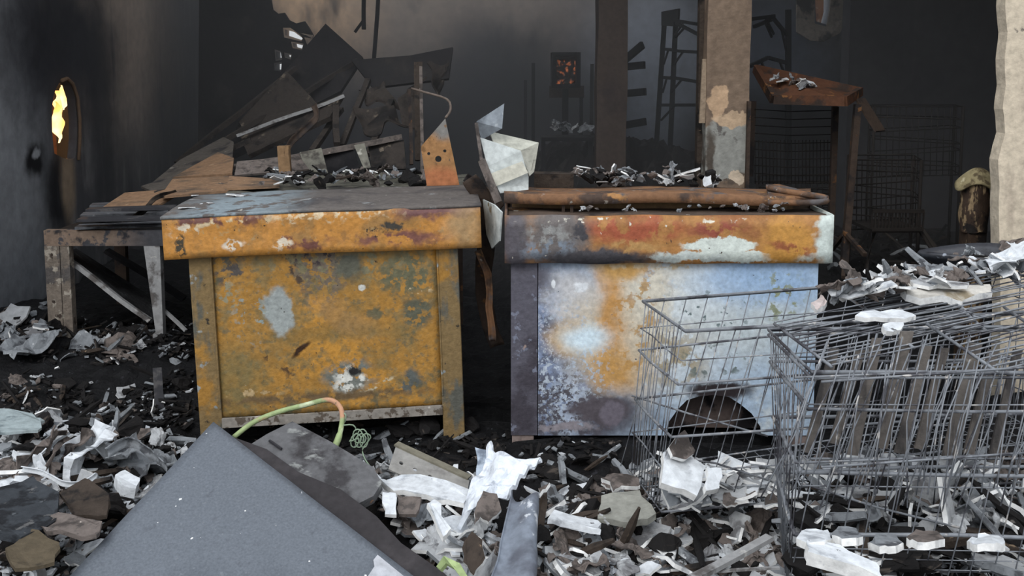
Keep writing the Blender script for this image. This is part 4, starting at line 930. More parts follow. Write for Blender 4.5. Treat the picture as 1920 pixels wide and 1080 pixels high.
frame_rack('arm_rack', [((1165, 60, 8.0), (1165, 290, 8.0))], [], 'black upright hidden behind the narrow column, its short arms sticking out to the right', .025)
arm = bpy.data.objects['arm_rack']
for (a_, b_) in (((1165, 118, 8), (1205, 84, 7.8)), ((1165, 126, 8), (1208, 122, 7.8)), ((1165, 176, 8), (1210, 172, 7.8)), ((1165, 236, 8), (1210, 228, 7.8))):
    g = MB(); g.bar(W(*a_), W(*b_), .03, .06); g.build('arm', M['iron_black'], arm)
frame_rack('shelf_rack', [((1478, 18, 7.2), (1478, 240, 7.2))], [((1476, 66, 7.2), (1448, 32, 7.0)), ((1452, 30, 7.0), (1408, 36, 6.8)), ((1476, 118, 7.2), (1440, 108, 7.0)), ((1440, 108, 7.0), (1406, 124, 6.8)), ((1448, 36, 7.1), (1414, 50, 6.9))], 'black shelf rack upright with bent arms right of the thick column')
g = MB(); p = W(1062, 132, 8.0)
OV = thing('oven_box', (p.x, 8.1, 0), 'dark box on a post with a dull red glow, left of narrow column', 'oven')
a_, b_ = W(1035, 165, 8.0), W(1089, 98, 8.0)
g.box((a_.x, 8.0, b_.z - .03), (b_.x, 8.3, b_.z)); g.box((a_.x, 8.0, a_.z), (b_.x, 8.3, a_.z + .03)); g.box((a_.x, 8.0, a_.z + .03), (a_.x + .03, 8.3, b_.z - .03)); g.box((b_.x - .03, 8.0, a_.z + .03), (b_.x, 8.3, b_.z - .03)); g.box((a_.x, 8.3, a_.z), (b_.x, 8.32, b_.z))
g.build('housing', M['iron_black'], OV)
gm = bpy.data.materials.new('embers'); gm.use_nodes = True; q = gm.node_tree; bs = q.nodes['Principled BSDF']; bs.inputs['Base Color'].default_value = (.01, .008, .008, 1)
tc = q.nodes.new('ShaderNodeTexCoord'); no = q.nodes.new('ShaderNodeTexNoise'); no.inputs['Scale'].default_value = 26; no.inputs['Detail'].default_value = 4; r_ = q.nodes.new('ShaderNodeMapRange')
q.links.new(tc.outputs['Object'], no.inputs[0]); q.links.new(no.outputs['Fac'], r_.inputs[0]); r_.inputs[1].default_value = .52; r_.inputs[2].default_value = .75; r_.inputs[4].default_value = .45
q.links.new(r_.outputs[0], bs.inputs['Emission Strength']); bs.inputs['Emission Color'].default_value = (1, .28, .1, 1)
g = MB(); g.grid(lambda u, v: W(lerp(1045, 1080, u), lerp(160, 112, v), 8.22) + Vector((0, .03 * noise.noise(Vector((u * 6, v * 6, 0))), 0)), 10, 12, .01); g.build('ember_mass', gm, OV)
g = MB(); g.bar(W(1060, 166, 8.1), Vector((W(1060, 166, 8.1).x, 8.1, .02)), .05, .05); g.build('post', M['iron_black'], OV)
g = MB(); g.bar(W(1030, 172, 8.1), W(1095, 172, 8.1), .03, .1); g.build('tray', M['char_b'], OV)
DR = thing('low_shelf', (W(1060, 250, 7.4).x, 7.4, 0), 'dark low shelf carrying white debris under the glowing box', 'shelf')
g = MB(); z_ = W(1060, 256, 7.4).z; xa, xb = W(1015, 256, 7.4).x, W(1110, 256, 7.4).x; g.box((xa, 7.3, z_ - .03), (xb, 7.6, z_)); g.build('shelf_board', M['iron_black'], DR)
for x_ in (xa, xb - .03): 
    g = MB(); g.box((x_, 7.35, 0), (x_ + .03, 7.4, z_ - .03)); g.build('leg', M['iron_black'], DR)
# faint uprights and cables at rear centre
for i, (x_, y0, y1, Y, l_) in enumerate([(1000, 118, 260, 8.4, 'thin black upright left of the glowing box'), (1090, 165, 250, 8.4, 'thin black upright right of the glowing box post'), (985, 150, 260, 8.8, 'faint upright furthest left of the glowing box'), (1110, 120, 250, 8.8, 'faint upright close to the narrow column')]):
    g = MB(); p = W(x_, y0, Y); g.bar(p, (p.x, p.y, .02), .03, .03); tag(g.build('steel_post', M['iron_black']), l_, 'upright', 'uprights at the rear centre')
strip('hanging_flap', [(905, 262, 3.9), (893, 240, 3.95), (888, 290, 3.95), (880, 318, 4.0)], 5, M['lgrey'], 'thin curled pale strip left of the folded white sheets', 'strip', 8) if False else None

# ---------------------------------------------------------------- rear right: display rack with tray, wire racks, window, stump
TRK = thing('display_rack', (W(1590, 500, 5.4).x, 5.4, 0), 'rusty display rack with a tilted tray on top, right of the thick column', 'rack')
g = MB()
oq = [W(1417, 134, 5.6), W(1450, 192, 5.3), W(1582, 196, 5.2), W(1612, 178, 5.5)]
g.slab(oq[::-1], .015)
for i in range(4):
    a_, b_ = oq[i], oq[(i + 1) % 4]; g.bar(a_ + Vector((0, 0, .02)), b_ + Vector((0, 0, .02)), .03, .05)
g.warp(.01, 5, 3); g.build('tilted_tray', mat('rust_brown_tray', S(92, 60, 42), [nl(S(58, 46, 40), s=6, t=.5, w=.1), nl(S(146, 100, 60), s=10, t=.6, w=.06)], bump=.4), TRK)
posts = [((1608, 196, 5.3), (1582, 500, 5.2), .022), ((1566, 200, 5.5), (1558, 440, 5.6), .02), ((1412, 190, 5.6), (1406, 330, 5.6), .02)]
for a_, b_, r in posts:
    g = MB(); g.bar(W(*a_), W(*b_), r * 1.6, r * 1.6); g.build('post', M['rust_d'], TRK)
for a_, b_ in (((1583, 435, 5.22), (1622, 478, 5.0)), ((1582, 440, 5.22), (1560, 468, 5.4)), ((1582, 498, 5.2), (1581, 520, 5.1))):
    g = MB(); g.bar(W(*a_), W(*b_), .02, .02); g.build('foot', M['rust_d'], TRK)
g = MB()
for i in range(10): y = 205 + i * 15; g.tube([W(1415, y, 5.58), W(1480, y + 4, 5.6), W(1562, y + 2, 5.55)], .003, 4)
for i in range(22): x_ = 1416 + i * 6.8; g.tube([W(x_, 262, 5.57), W(x_, 345, 5.57)], .0022, 4)
g.build('wire_back', M['iron_brown'], TRK)
for i, (px, py) in enumerate([(1442, 148), (1464, 155), (1478, 158), (1490, 152), (1500, 160), (1515, 160)]): pass
barp('hanging_strip', (1612, 186, 5.4), (1652, 246, 5.3), .1, .01, M['rust_d'], 'bent brown strip hanging off the right corner of the tilted tray', 'strip')
for k, (x0_, x1_, y0, y1, Y, l_) in enumerate([(1598, 1722, 300, 428, 5.9, 'dark wire trolley standing behind the display rack post'), (1420, 1560, 340, 420, 6.4, 'dark wire rack behind the right end of the right counter'), (1640, 1800, 200, 330, 6.9, 'faint high wire rack in the dark at the rear right')]):
    g = MB(); a_, b_ = W(x0_, y0, Y), W(x1_, y1, Y); dp = Vector((.1, .35, 0))
    for i in range(7):
        z_ = lerp(a_.z, b_.z, i / 6); j = .02 * math.sin(i * 2.7)
        g.tube([(a_.x, Y, z_ + j), (b_.x, Y, z_ - j), (b_.x + .1, Y + .35, z_ - j), (a_.x + .1, Y + .35, z_ + j)], .005, 5, closed=True)
    for i in range(15):
        x_ = lerp(a_.x, b_.x, i / 14); g.tube([(x_, Y, a_.z), (x_ + .01, Y, b_.z)], .003, 4)
    for x_ in (a_.x, b_.x):
        for q_ in (Vector((0, 0, 0)), dp): g.tube([Vector((x_, Y, a_.z)) + q_, Vector((x_, Y, .05)) + q_], .011, 6)
    tag(g.build('wire_rack', M['iron_brown']), l_, 'rack')
# dark crate on the floor of the trolley
BRW = thing('wire_crate', (W(1680, 420, 5.7).x, 5.7, 0), 'low brown-barred crate on bent legs at the rear right', 'crate')
g = MB(); a_, b_ = W(1634, 430, 5.6), W(1732, 396, 5.6)
for i in range(16): x_ = lerp(a_.x, b_.x, i / 15); g.bar((x_, 5.6, a_.z), (x_, 5.6, b_.z), .008, .008)
g.bar((a_.x, 5.6, a_.z), (b_.x, 5.6, a_.z), .02, .02); g.bar((a_.x, 5.6, b_.z), (b_.x, 5.6, b_.z), .02, .02); g.box((a_.x, 5.6, a_.z - .02), (b_.x, 5.95, a_.z)); g.build('barred_tray', M['iron_brown'], BRW)
for px_, dx in ((1640, -.08), (1725, .1)):
    g = MB(); p = W(px_, 432, 5.65); g.tube([p, p + Vector((dx, -.1, -.2)), Vector((p.x + dx * .6, 5.5, .06))], .012, 6); g.build('leg', M['iron_brown'], BRW)
# stump-shaped pot by the door jamb
YS = 4.0; c = W(1846, 436, YS); sc_ = YS / FPX
ST = thing('scorched_pedestal', (c.x, YS + .1, 0), 'mottled brown pedestal under a curled pale cap, beside the beige door jamb', 'pedestal')
g = MB()
def ped(u, v):
    a_ = u * 2 * math.pi; y = lerp(440, 348, v); r = 24 * sc_ * (1 + .12 * math.sin(v * 3)) ; z_ = W(1846, y, YS).z
    return Vector((c.x + r * math.cos(a_), YS + .1 + r * math.sin(a_), z_)) + noise.noise_vector(Vector((math.cos(a_) * 2, math.sin(a_) * 2, v * 3))) * .008
g.grid(ped, 24, 14); zb0 = W(1846, 440, YS).z
g.box((c.x - .04, YS + .06, 0), (c.x + .04, YS + .14, zb0))
g.build('body', mat('mottled_brown', S(64, 50, 40), [nl(S(150, 128, 98), s=14, t=.52, w=.06, st=(2, 2, .6)), nl(S(30, 26, 24), s=9, t=.55, w=.06)], bump=.4), ST)
g = MB()
def cap(u, v):
    a_ = u * 2 * math.pi; r = lerp(2, 40, v) * sc_; z_ = W(1846, 322 + 34 * v ** 1.4, YS).z + .018 * math.sin(a_ * 3 + 1) * v
    return Vector((c.x + .01 + r * math.cos(a_), YS + .1 + r * .8 * math.sin(a_), z_))
g.grid(cap, 28, 8, .008); g.build('curled_cap', mat('singed_khaki', S(150, 138, 104), [nl(S(92, 80, 58), s=12, t=.5, w=.08), nl(S(190, 180, 150), s=20, t=.62, w=.05)], bump=.5), ST)
# blocked window and hanging plaster on the back wall
g = MB(); g.slab([W(1494, -40, 9.7), W(1494, 60, 9.7), W(1520, 76, 9.68), W(1545, 78, 9.66), W(1575, 62, 9.68), W(1590, 30, 9.7), W(1590, -40, 9.7), W(1560, -40, 9.7), W(1556, 20, 9.7), W(1550, 50, 9.7), W(1528, 44, 9.7), W(1526, -40, 9.7)], .03)
tag(g.build('hanging_plaster', mat('torn_plaster', S(196, 184, 170), [nl(S(82, 78, 76), s=5, t=.5, w=.12), nl(S(160, 150, 140), s=9, t=.6, w=.08)], bump=.5)), 'torn plaster flap around the narrow bright slit high on the rear wall', 'plaster')
g = MB(); g.box((W(1500, 0, 10.6).x, 10.6, 0), (W(1600, 0, 10.6).x, 10.7, 2.6)); plain('wall_outside', g, mat('warm_brick', S(178, 128, 92), [nl(S(120, 84, 64), s=7, t=.5, w=.1), nl(S(200, 180, 160), s=12, t=.6, w=.06)], bump=.4))

# dark basin and crumpled wrap at the right edge
c = W(1830, 476, 3.35); g = MB()
def basin(u, v):
    a_ = u * 2 * math.pi; r = (.05 + .95 * v); k = .5 + .5 * math.cos(min(v, 1) * math.pi)
    zz = -.05 * (1 - v ** 3) + (.0 if v < .85 else .0)
    return c + Vector((.2 * r * math.cos(a_), .15 * r * math.sin(a_), zz + .01 * math.sin(2 * a_)))
g.grid(basin, 32, 8, .012)
tag(g.build('plastic_basin', mat('charred_plastic', S(62, 64, 70), [nl(S(30, 30, 34), s=6, t=.52, w=.1), nl(S(150, 156, 166), s=14, t=.64, w=.05)], rough=.4, bump=.3, spec=.6)), 'dark melted oval basin on the heap by the door jamb', 'basin')

# ---------------------------------------------------------------- rubble pieces
rd = random.Random(7)
def flake_me(seed, size, thick, mats, aspect=1.4, name='flake'):
    r = random.Random(seed); n = r.randint(7, 12); g = MB()
    pts = []
    for k in range(n):
        a_ = 2 * math.pi * (k + r.uniform(-.3, .3)) / n; q = size * r.uniform(.45, 1.1)
        pts.append(Vector((q * math.cos(a_) * aspect, q * math.sin(a_), r.uniform(-.06, .06) * size + .002)))
    g.slab(pts, -thick if False else thick, 0, 1)
    return mesh_of(g, mats, name)
def mesh_of(g, mats, name):
    me = bpy.data.meshes.new(name); me.from_pydata([tuple(v) for v in g.v], [], g.f)
    for m in mats: me.materials.append(m)
    for p, mi, s_ in zip(me.polygons, g.m, g.smooth): p.material_index = min(mi, len(mats) - 1); p.use_smooth = s_
    me.update(); return me
def chunk_me(seed, size, mats, flat=.6, name='chunk'):
    r = random.Random(seed); bm = bmesh.new()
    for k in range(14):
        v = Vector((r.gauss(0, 1), r.gauss(0, 1), r.gauss(0, 1))).normalized() * size * r.uniform(.75, 1.1); v.z *= flat; v.x *= 1.25; bm.verts.new(v)
    ch = bmesh.ops.convex_hull(bm, input=bm.verts)
    bmesh.ops.delete(bm, geom=[v for v in bm.verts if not v.link_faces], context='VERTS')
    bmesh.ops.subdivide_edges(bm, edges=bm.edges[:], cuts=1, use_grid_fill=True)
    for v in bm.verts: v.co += noise.noise_vector(v.co * (3 / size) + Vector((seed, 0, 0))) * size * .16
    me = bpy.data.meshes.new(name); bm.to_mesh(me); bm.free()
    for m in mats: me.materials.append(m)
    return me
def stick_me(seed, L, w_, mats, name='stick'):
    r = random.Random(seed); g = MB(); n = 5
    def f(i):
        t = i / n; return Vector((L * (t - .5), r.uniform(-.1, .1) * w_ * 2, r.uniform(-.1, .1) * w_))
    pts = [f(i) for i in range(n + 1)]
    rr = [w_ * (.4 + .6 * math.sin(math.pi * min(.5, .15 + i / n))) * r.uniform(.7, 1.1) for i in range(n + 1)]; rr[-1] *= .4
    g.tube(pts, rr, 5); 
    for k in range(len(g.smooth)): g.smooth[k] = False
    return mesh_of(g, mats, name)
def crumple_me(seed, size, mats, name='crumple', amp=.6):
    g = MB()
    def f(u, v):
        p = Vector(((u - .5) * size * 2.4, (v - .5) * size * 1.6, 0)); e_ = .18 * size
        p.x += noise.noise(Vector((v * 4, seed, 0))) * e_ * 2 * abs(u - .5) * 2; p.y += noise.noise(Vector((u * 4, seed, 5))) * e_ * 2 * abs(v - .5) * 2
        d = noise.noise_vector(Vector((u * 2.6, v * 2.6, seed * 3.3)))
        p.z = (d.z * amp + abs(noise.noise(Vector((u * 6, v * 6, seed)))) * .35) * size; p.x += d.x * size * .4; p.y += d.y * size * .4
        return p
    g.grid(f, 12, 9, .004, smooth=False)
    return mesh_of(g, mats, name)
V = {}
V['plaster_fragment'] = [flake_me(i, .026 + .014 * (i % 3), .007 + .003 * (i % 2), [(M['white'], M['grey_w'])[i % 2], M['white_e']], 1.2 + .3 * (i % 3)) for i in range(7)]
V['painted_plaster_fragment'] = [flake_me(20 + i, .030 + .012 * (i % 3), .009, [(M['taupe'], M['grey'], M['grey_w'])[i % 3], (M['white_e'], M['grey'])[(i // 2) % 2]], 1.3) for i in range(6)]
V['ash_lump'] = [chunk_me(40 + i, .020 + .008 * (i % 3), [M['grey'] if i % 2 else M['taupe']]) for i in range(6)]
V['char_lump'] = [chunk_me(60 + i, .030 + .012 * (i % 3), [M['char']]) for i in range(6)]
V['charred_stick'] = [stick_me(80 + i, .16 + .07 * (i % 3), .010 + .004 * (i % 2), [(M['char'], M['char_b'], M['char'], M['grey'])[i % 4]]) for i in range(8)]
V['burnt_paper_scrap'] = [crumple_me(100 + i, .030 + .014 * (i % 3), [(M['grey_w'], M['grey'], M['taupe'])[i % 3]]) for i in range(7)]
CAT = {'plaster_fragment': 'plaster', 'painted_plaster_fragment': 'plaster', 'ash_lump': 'ash lump', 'char_lump': 'char', 'charred_stick': 'stick', 'burnt_paper_scrap': 'scrap'}
LAB = {'plaster_fragment': 'broken white plaster fragment', 'painted_plaster_fragment': 'plaster fragment with a dull painted face and white edge', 'ash_lump': 'rough grey ash lump', 'char_lump': 'black lump of char', 'charred_stick': 'thin charred splinter of wood', 'burnt_paper_scrap': 'crumpled ash-pale burnt scrap'}
cnt = {}
def put(kind, p, rot, s, label, group):
    cnt[kind] = cnt.get(kind, 0) + 1
    me = rd.choice(V[kind]); o = bpy.data.objects.new(kind, me); col.objects.link(o)
    o.location = p; o.rotation_euler = rot; o.scale = (s, s, s)
    tag(o, label, CAT[kind], group); return o
def inpoly(x, y, P):
    c = False; j = len(P) - 1
    for i in range(len(P)):
        if (P[i][1] > y) != (P[j][1] > y) and x < (P[j][0] - P[i][0]) * (y - P[i][1]) / (P[j][1] - P[i][1]) + P[i][0]: c = not c
        j = i
    return c
COLW = {'white_plaster': 'white', 'pale_ashy_plaster': 'pale grey', 'scorched_taupe': 'taupe', 'ash_grey': 'grey', 'browned_charred_wood': 'brown', 'charred_wood': 'black'}
KN = {'plaster_fragment': 'plaster fragment', 'painted_plaster_fragment': 'faced plaster fragment', 'ash_lump': 'ash lump', 'char_lump': 'char lump', 'charred_stick': 'burnt splinter', 'burnt_paper_scrap': 'crumpled scrap'}
def scatter(poly, mix, where, tilt=.45, z=None, dz=.012, smin=.6, smax=1.3, Yfix=None, pile=.0):
    xs = [p[0] for p in poly]; ys = [p[1] for p in poly]; xa, xb = min(xs), max(xs); ya, yb_ = min(ys), max(ys)
    for kind, n in mix.items():
        for _ in range(n):
            for _t in range(80):
                x, y = rd.uniform(xa, xb), rd.uniform(ya, yb_)
                if not inpoly(x, y, poly): continue
                if Yfix: p = W(x, y, Yfix + rd.uniform(-.05, .05))
                elif z is not None: p = G(x, y, z)
                else: p = GH(x, y, rd.uniform(0, pile))
                if p.y < 9.3 and (p.y < 3.9 or p.x > -2.5 - .1 * (p.y - 4)): break
            p = p + Vector((0, 0, dz + rd.uniform(0, .01)))
            s_ = rd.uniform(smin, smax); o = put(kind, p, (rd.gauss(0, tilt), rd.gauss(0, tilt), rd.uniform(0, 6.28)), s_, '', '')
            big_ = max(o.data.vertices, key=lambda v: v.co.length).co.length * s_
            k = (s_ - smin) / (smax - smin + 1e-6)
            sz = 'small' if k < .33 else ('medium' if k < .67 else 'large')
            cw = COLW.get(o.data.materials[0].name, 'grey'); u = (x - xa) / (xb - xa + 1e-6); v = (y - ya) / (yb_ - ya + 1e-6)
            side_ = 'far ' if v < .33 else ('' if v < .67 else 'near '); lr = 'left' if u < .33 else ('middle' if u < .67 else 'right')
            tl_ = o.rotation_euler.x ** 2 + o.rotation_euler.y ** 2; pose = 'flat' if tl_ < tilt * tilt * .7 else ('tilted' if tl_ < tilt * tilt * 2.4 else 'upended')
            o['label'] = f'{sz} {pose} {cw} {KN[kind]}, {side_}{lr}, {where}'
            o['group'] = f'{KN[kind]}s {where}'
# left foreground
scatter([(0, 800), (90, 780), (330, 830), (370, 840), (130, 1075), (0, 1080)], {'plaster_fragment': 26, 'painted_plaster_fragment': 34, 'ash_lump': 30, 'char_lump': 40, 'charred_stick': 34, 'burnt_paper_scrap': 40}, 'in rubble left of fallen cabinet', pile=.04)
scatter([(0, 600), (110, 610), (330, 610), (355, 700), (300, 800), (0, 790)], {'ash_lump': 30, 'char_lump': 40, 'charred_stick': 40, 'burnt_paper_scrap': 16, 'plaster_fragment': 12}, 'in rubble before the bench', smin=.4, smax=1.0)
scatter([(0, 545), (85, 545), (85, 640), (0, 640)], {'ash_lump': 14, 'painted_plaster_fragment': 8}, 'at foot of left wall', smin=.8, smax=1.7)
scatter([(0, 905), (180, 900), (230, 960), (130, 1075), (0, 1080)], {'plaster_fragment': 12, 'ash_lump': 14, 'charred_stick': 12, 'char_lump': 10, 'burnt_paper_scrap': 8}, 'atop the plates at bottom left', dz=.05, smin=.35, smax=.8, tilt=.3)
# middle foreground
scatter([(660, 900), (740, 880), (880, 900), (900, 1000), (960, 1080), (860, 1080), (720, 960)], {'plaster_fragment': 40, 'painted_plaster_fragment': 22, 'burnt_paper_scrap': 14, 'ash_lump': 12}, 'between fallen cabinet and foam sheet', pile=.05, smin=.7, smax=1.2)
scatter([(990, 940), (1180, 900), (1250, 980), (1440, 985), (1470, 1080), (960, 1080)], {'plaster_fragment': 40, 'painted_plaster_fragment': 50, 'ash_lump': 34, 'char_lump': 34, 'charred_stick': 40, 'burnt_paper_scrap': 34}, 'in rubble at bottom centre', pile=.04)
scatter([(1010, 870), (1200, 860), (1220, 930), (1000, 960)], {'char_lump': 22, 'charred_stick': 16, 'painted_plaster_fragment': 5, 'ash_lump': 4}, 'on floor before right counter', smin=.6, smax=1.1)
scatter([(380, 780), (860, 780), (950, 860), (880, 900), (640, 880), (600, 810)], {'char_lump': 30, 'charred_stick': 22}, 'in shadow under ochre counter', smin=.6, smax=1.2)
# inside the baskets
scatter([(1200, 880), (1250, 868), (1470, 890), (1480, 960), (1260, 940)], {'plaster_fragment': 40, 'painted_plaster_fragment': 22}, 'in the left wire basket', z=.185, smin=.7, smax=1.3, tilt=.45)
scatter([(1490, 880), (1920, 860), (1920, 1000), (1500, 990)], {'plaster_fragment': 38, 'painted_plaster_fragment': 30, 'burnt_paper_scrap': 20, 'charred_stick': 20, 'char_lump': 10}, 'in the near wire basket', z=.23, smin=.7, smax=1.4, tilt=.6)
scatter([(1500, 1010), (1920, 1010), (1920, 1078), (1500, 1078)], {'painted_plaster_fragment': 14, 'plaster_fragment': 12, 'char_lump': 30, 'charred_stick': 14}, 'at the near basket foot', z=.19, smin=.9, smax=1.5, tilt=.3)
# on the wire shelves
scatter([(1560, 548), (1640, 520), (1920, 470), (1920, 520), (1640, 560)], {'plaster_fragment': 34, 'ash_lump': 26, 'burnt_paper_scrap': 22, 'charred_stick': 10}, 'on top of wire shelves', z=.76, smin=.5, smax=1.1)
# counters
scatter([(1080, 318), (1340, 330), (1350, 350), (1090, 346)], {'plaster_fragment': 16, 'ash_lump': 20, 'burnt_paper_scrap': 22, 'char_lump': 18}, 'in ash heap on rusty tray', Yfix=3.95, smin=.4, smax=.8, dz=.005)
scatter([(500, 325), (800, 322), (850, 348), (480, 352)], {'plaster_fragment': 14, 'ash_lump': 26, 'burnt_paper_scrap': 14, 'char_lump': 26, 'charred_stick': 10}, 'on table behind ochre counter', z=.90, smin=.4, smax=.9)
scatter([(350, 365), (880, 352), (890, 372), (340, 398)], {'plaster_fragment': 12, 'ash_lump': 5}, 'on the ochre counter top', z=.905, smin=.25, smax=.55, tilt=.1, dz=.008)
scatter([(1090, 395), (1520, 392), (1520, 402), (1090, 402)], {'ash_lump': 10, 'burnt_paper_scrap': 10}, 'in the gap under the rusty tray', z=.91, smin=.25, smax=.5)
scatter([(1436, 142), (1560, 165), (1540, 180), (1450, 165)], {'burnt_paper_scrap': 6, 'plaster_fragment': 4}, 'on the tilted tray', Yfix=5.4, smin=.5, smax=.8)
scatter([(1026, 228), (1100, 232), (1100, 252), (1030, 252)], {'burnt_paper_scrap': 9}, 'on low shelf under glowing box', Yfix=7.42, smin=.7, smax=1.1)
scatter([(1540, 440), (1760, 430), (1740, 500), (1560, 520)], {'charred_stick': 40, 'char_lump': 30}, 'on the floor at the rear right', smin=1, smax=2)
g = MB()
def heap(u, v):
    x = lerp(-.6, 2.3, u); y = lerp(6.9, 8.6, v)
    k = math.sin(math.pi * u) ** .5 * math.sin(math.pi * v) ** .7
    return Vector((x, y, .02 + k * (.82 + .22 * noise.noise(Vector((x * 2, y * 2, 4))) + .16 * noise.noise(Vector((x * 7, y * 7, 1))) + .06 * noise.noise(Vector((x * 20, y * 20, 1))))))
g.grid(heap, 90, 50, smooth=False)
tag(g.build('char_heap', M['soot'], base=False), 'black heap of burnt stock on the floor at the rear centre', 'heap', kind='stuff')

# fine grit: one uncountable mass
g = MB(); gm_ = [M['grey'], M['char'], M['white'], M['taupe']]; r3 = random.Random(11)
zones = [([(0, 780), (330, 810), (380, 840), (130, 1080), (0, 1080)], 2600, (.3, .3, .2, .2)), ([(0, 590), (360, 600), (360, 800), (0, 790)], 1500, (.16, .78, .03, .03)), ([(660, 890), (900, 890), (960, 1080), (840, 1080)], 1200, (.25, .15, .4, .2)),
         ([(960, 950), (1180, 925), (1250, 960), (1480, 960), (1480, 1080), (960, 1080)], 3800, (.25, .3, .25, .2)), ([(360, 770), (1200, 830), (1000, 900), (600, 880)], 700, (.15, .8, .02, .03)), ([(1200, 900), (1920, 900), (1920, 1080), (1200, 1080)], 1600, (.25, .4, .2, .15))]
for poly, n, wts in zones:
    xs = [p[0] for p in poly]; ys = [p[1] for p in poly]
    for _ in range(n):
        x, y = r3.uniform(min(xs), max(xs)), r3.uniform(min(ys), max(ys))
        if not inpoly(x, y, poly): continue
        p = GH(x, y, r3.uniform(0, .02)); mi = r3.choices(range(4), wts)[0]; s_ = r3.uniform(.004, .017)
        a_ = r3.uniform(0, 6.28); k = r3.choice((1, 1, 2.5)); ux = Vector((math.cos(a_), math.sin(a_), r3.uniform(-.6, .6))) * s_ * k; uy = Vector((-math.sin(a_), math.cos(a_), r3.uniform(-.6, .6))) * s_ * .6; uz = ux.cross(uy).normalized() * s_ * .25
        b_ = [p - ux - uy, p + ux - uy * .6, p + ux * .7 + uy, p - ux * .8 + uy * .7]
        g.hexa([q - uz for q in b_] + [q + uz for q in b_], mi)
o = g.build('rubble_grit', gm_, base=False); tag(o, 'fine grit of ash, plaster crumbs and char strewn over the foreground', 'grit', kind='stuff')

# ---------------------------------------------------------------- singled-out large debris
def big(name, pts, t, m, label, cat, warp=.006, seed=1, group=None, sc2=9):
    P0_ = [W(*p) for p in pts]; P = []; r_ = random.Random(seed)
    for i in range(len(P0_)):     # ragged outline
        a_, b_ = P0_[i], P0_[(i + 1) % len(P0_)]; L_ = (b_ - a_).length
        P.append(a_)
        for k_ in (.3, .65): P.append(lerp(a_, b_, k_ + r_.uniform(-.1, .1)) + Vector((r_.uniform(-1, 1), r_.uniform(-.3, .3), r_.uniform(-1, 1))) * L_ * .07)
    g = MB(); g.slab(P, t, 0, 1); g.warp(warp, sc2, seed)
    return tag(g.build(name, [m, M['white_e'] if name in ('plaster_slab', 'plaster_lump', 'painted_board', 'painted_shard') else m]), label, cat, group)
# white standing sheet in the centre
g = MB(); P = [W(862, 985, 2.62), W(896, 850, 2.82), W(1010, 872, 2.72), W(940, 935, 2.6)]
def ws_(u, v):
    top = smooth([W(918, 832, 2.86), W(930, 862, 2.8), W(952, 852, 2.78), W(980, 862, 2.75), W(1014, 876, 2.7)], 4); bot = smooth([W(862, 1000, 2.55), W(880, 960, 2.58), W(905, 930, 2.6), W(925, 935, 2.6), W(950, 930, 2.6)], 4)
    a_ = top[int(u * (len(top) - 1))]; b_ = bot[int(u * (len(bot) - 1))]; p = lerp(a_, b_, v)
    return p + Vector((0, .02 * math.sin(u * 7 + v * 3), .008 * math.sin(v * 26 + u * 6))) + noise.noise_vector(p * 16) * .012
g.grid(ws_, 16, 22, .012, smooth=False)
tag(g.build('foam_sheet', mat('white_foam', S(226, 232, 240), [nl(S(186, 192, 202), s=14, t=.56, w=.1), nl(S(120, 112, 110), s=20, t=.7, w=.03)], bump=.4)), 'bright white rippled foam sheet standing up at the bottom centre', 'foam sheet')
g = MB()
def fold2(u, v):
    a_ = lerp(W(895, 838, 2.9), W(930, 850, 2.86), u); b_ = lerp(W(892, 925, 2.74), W(915, 912, 2.74), u); p = lerp(a_, b_, v); return p + noise.noise_vector(p * 14) * .02
g.grid(fold2, 8, 14, .008, smooth=False); tag(g.build('torn_flap', mat('pale_blue_flap', S(178, 190, 204), [nl(S(120, 130, 144), s=9, t=.55, w=.1)], bump=.3)), 'pale blue-grey torn flap behind the white foam sheet', 'flap')
big('painted_board', [(905, 925, 2.56), (930, 930, 2.56), (940, 960, 2.5), (915, 985, 2.48), (900, 975, 2.48), (888, 990, 2.46), (892, 960, 2.5)], .012, M['taupe'], 'brown-faced plaster piece leaning on the lower edge of the foam sheet', 'plaster', seed=2)
big('painted_board', [(885, 1000, 2.4), (905, 1015, 2.38), (912, 1050, 2.32), (890, 1085, 2.3), (870, 1060, 2.32), (872, 1020, 2.38)], .014, M['char_b'], 'dark brown board below the foam sheet at the bottom edge', 'board', seed=3)
g = MB()   # curled grey duct piece
def duct(u, v):
    cx_ = lerp(982, 962, v) ; y_ = lerp(925, 1095, v); Yd = lerp(2.58, 2.25, v); w_ = lerp(24, 42, v)
    a_ = lerp(-.2, math.pi * 1.1, u); p = W(cx_ - w_ * math.cos(a_), y_ + 10 * math.sin(a_ * 2), Yd); p.y -= .05 * math.sin(a_); return p + noise.noise_vector(p * 9) * .008
g.grid(duct, 16, 14, .004); tag(g.build('duct_piece', mat('blue_grey_duct', S(128, 136, 148), [nl(S(96, 100, 110), s=4, t=.5, w=.15), nl(S(196, 200, 206), s=10, t=.64, w=.04)], rough=.5, bump=.2)), 'curled blue-grey sheet metal duct piece at the bottom centre', 'duct')
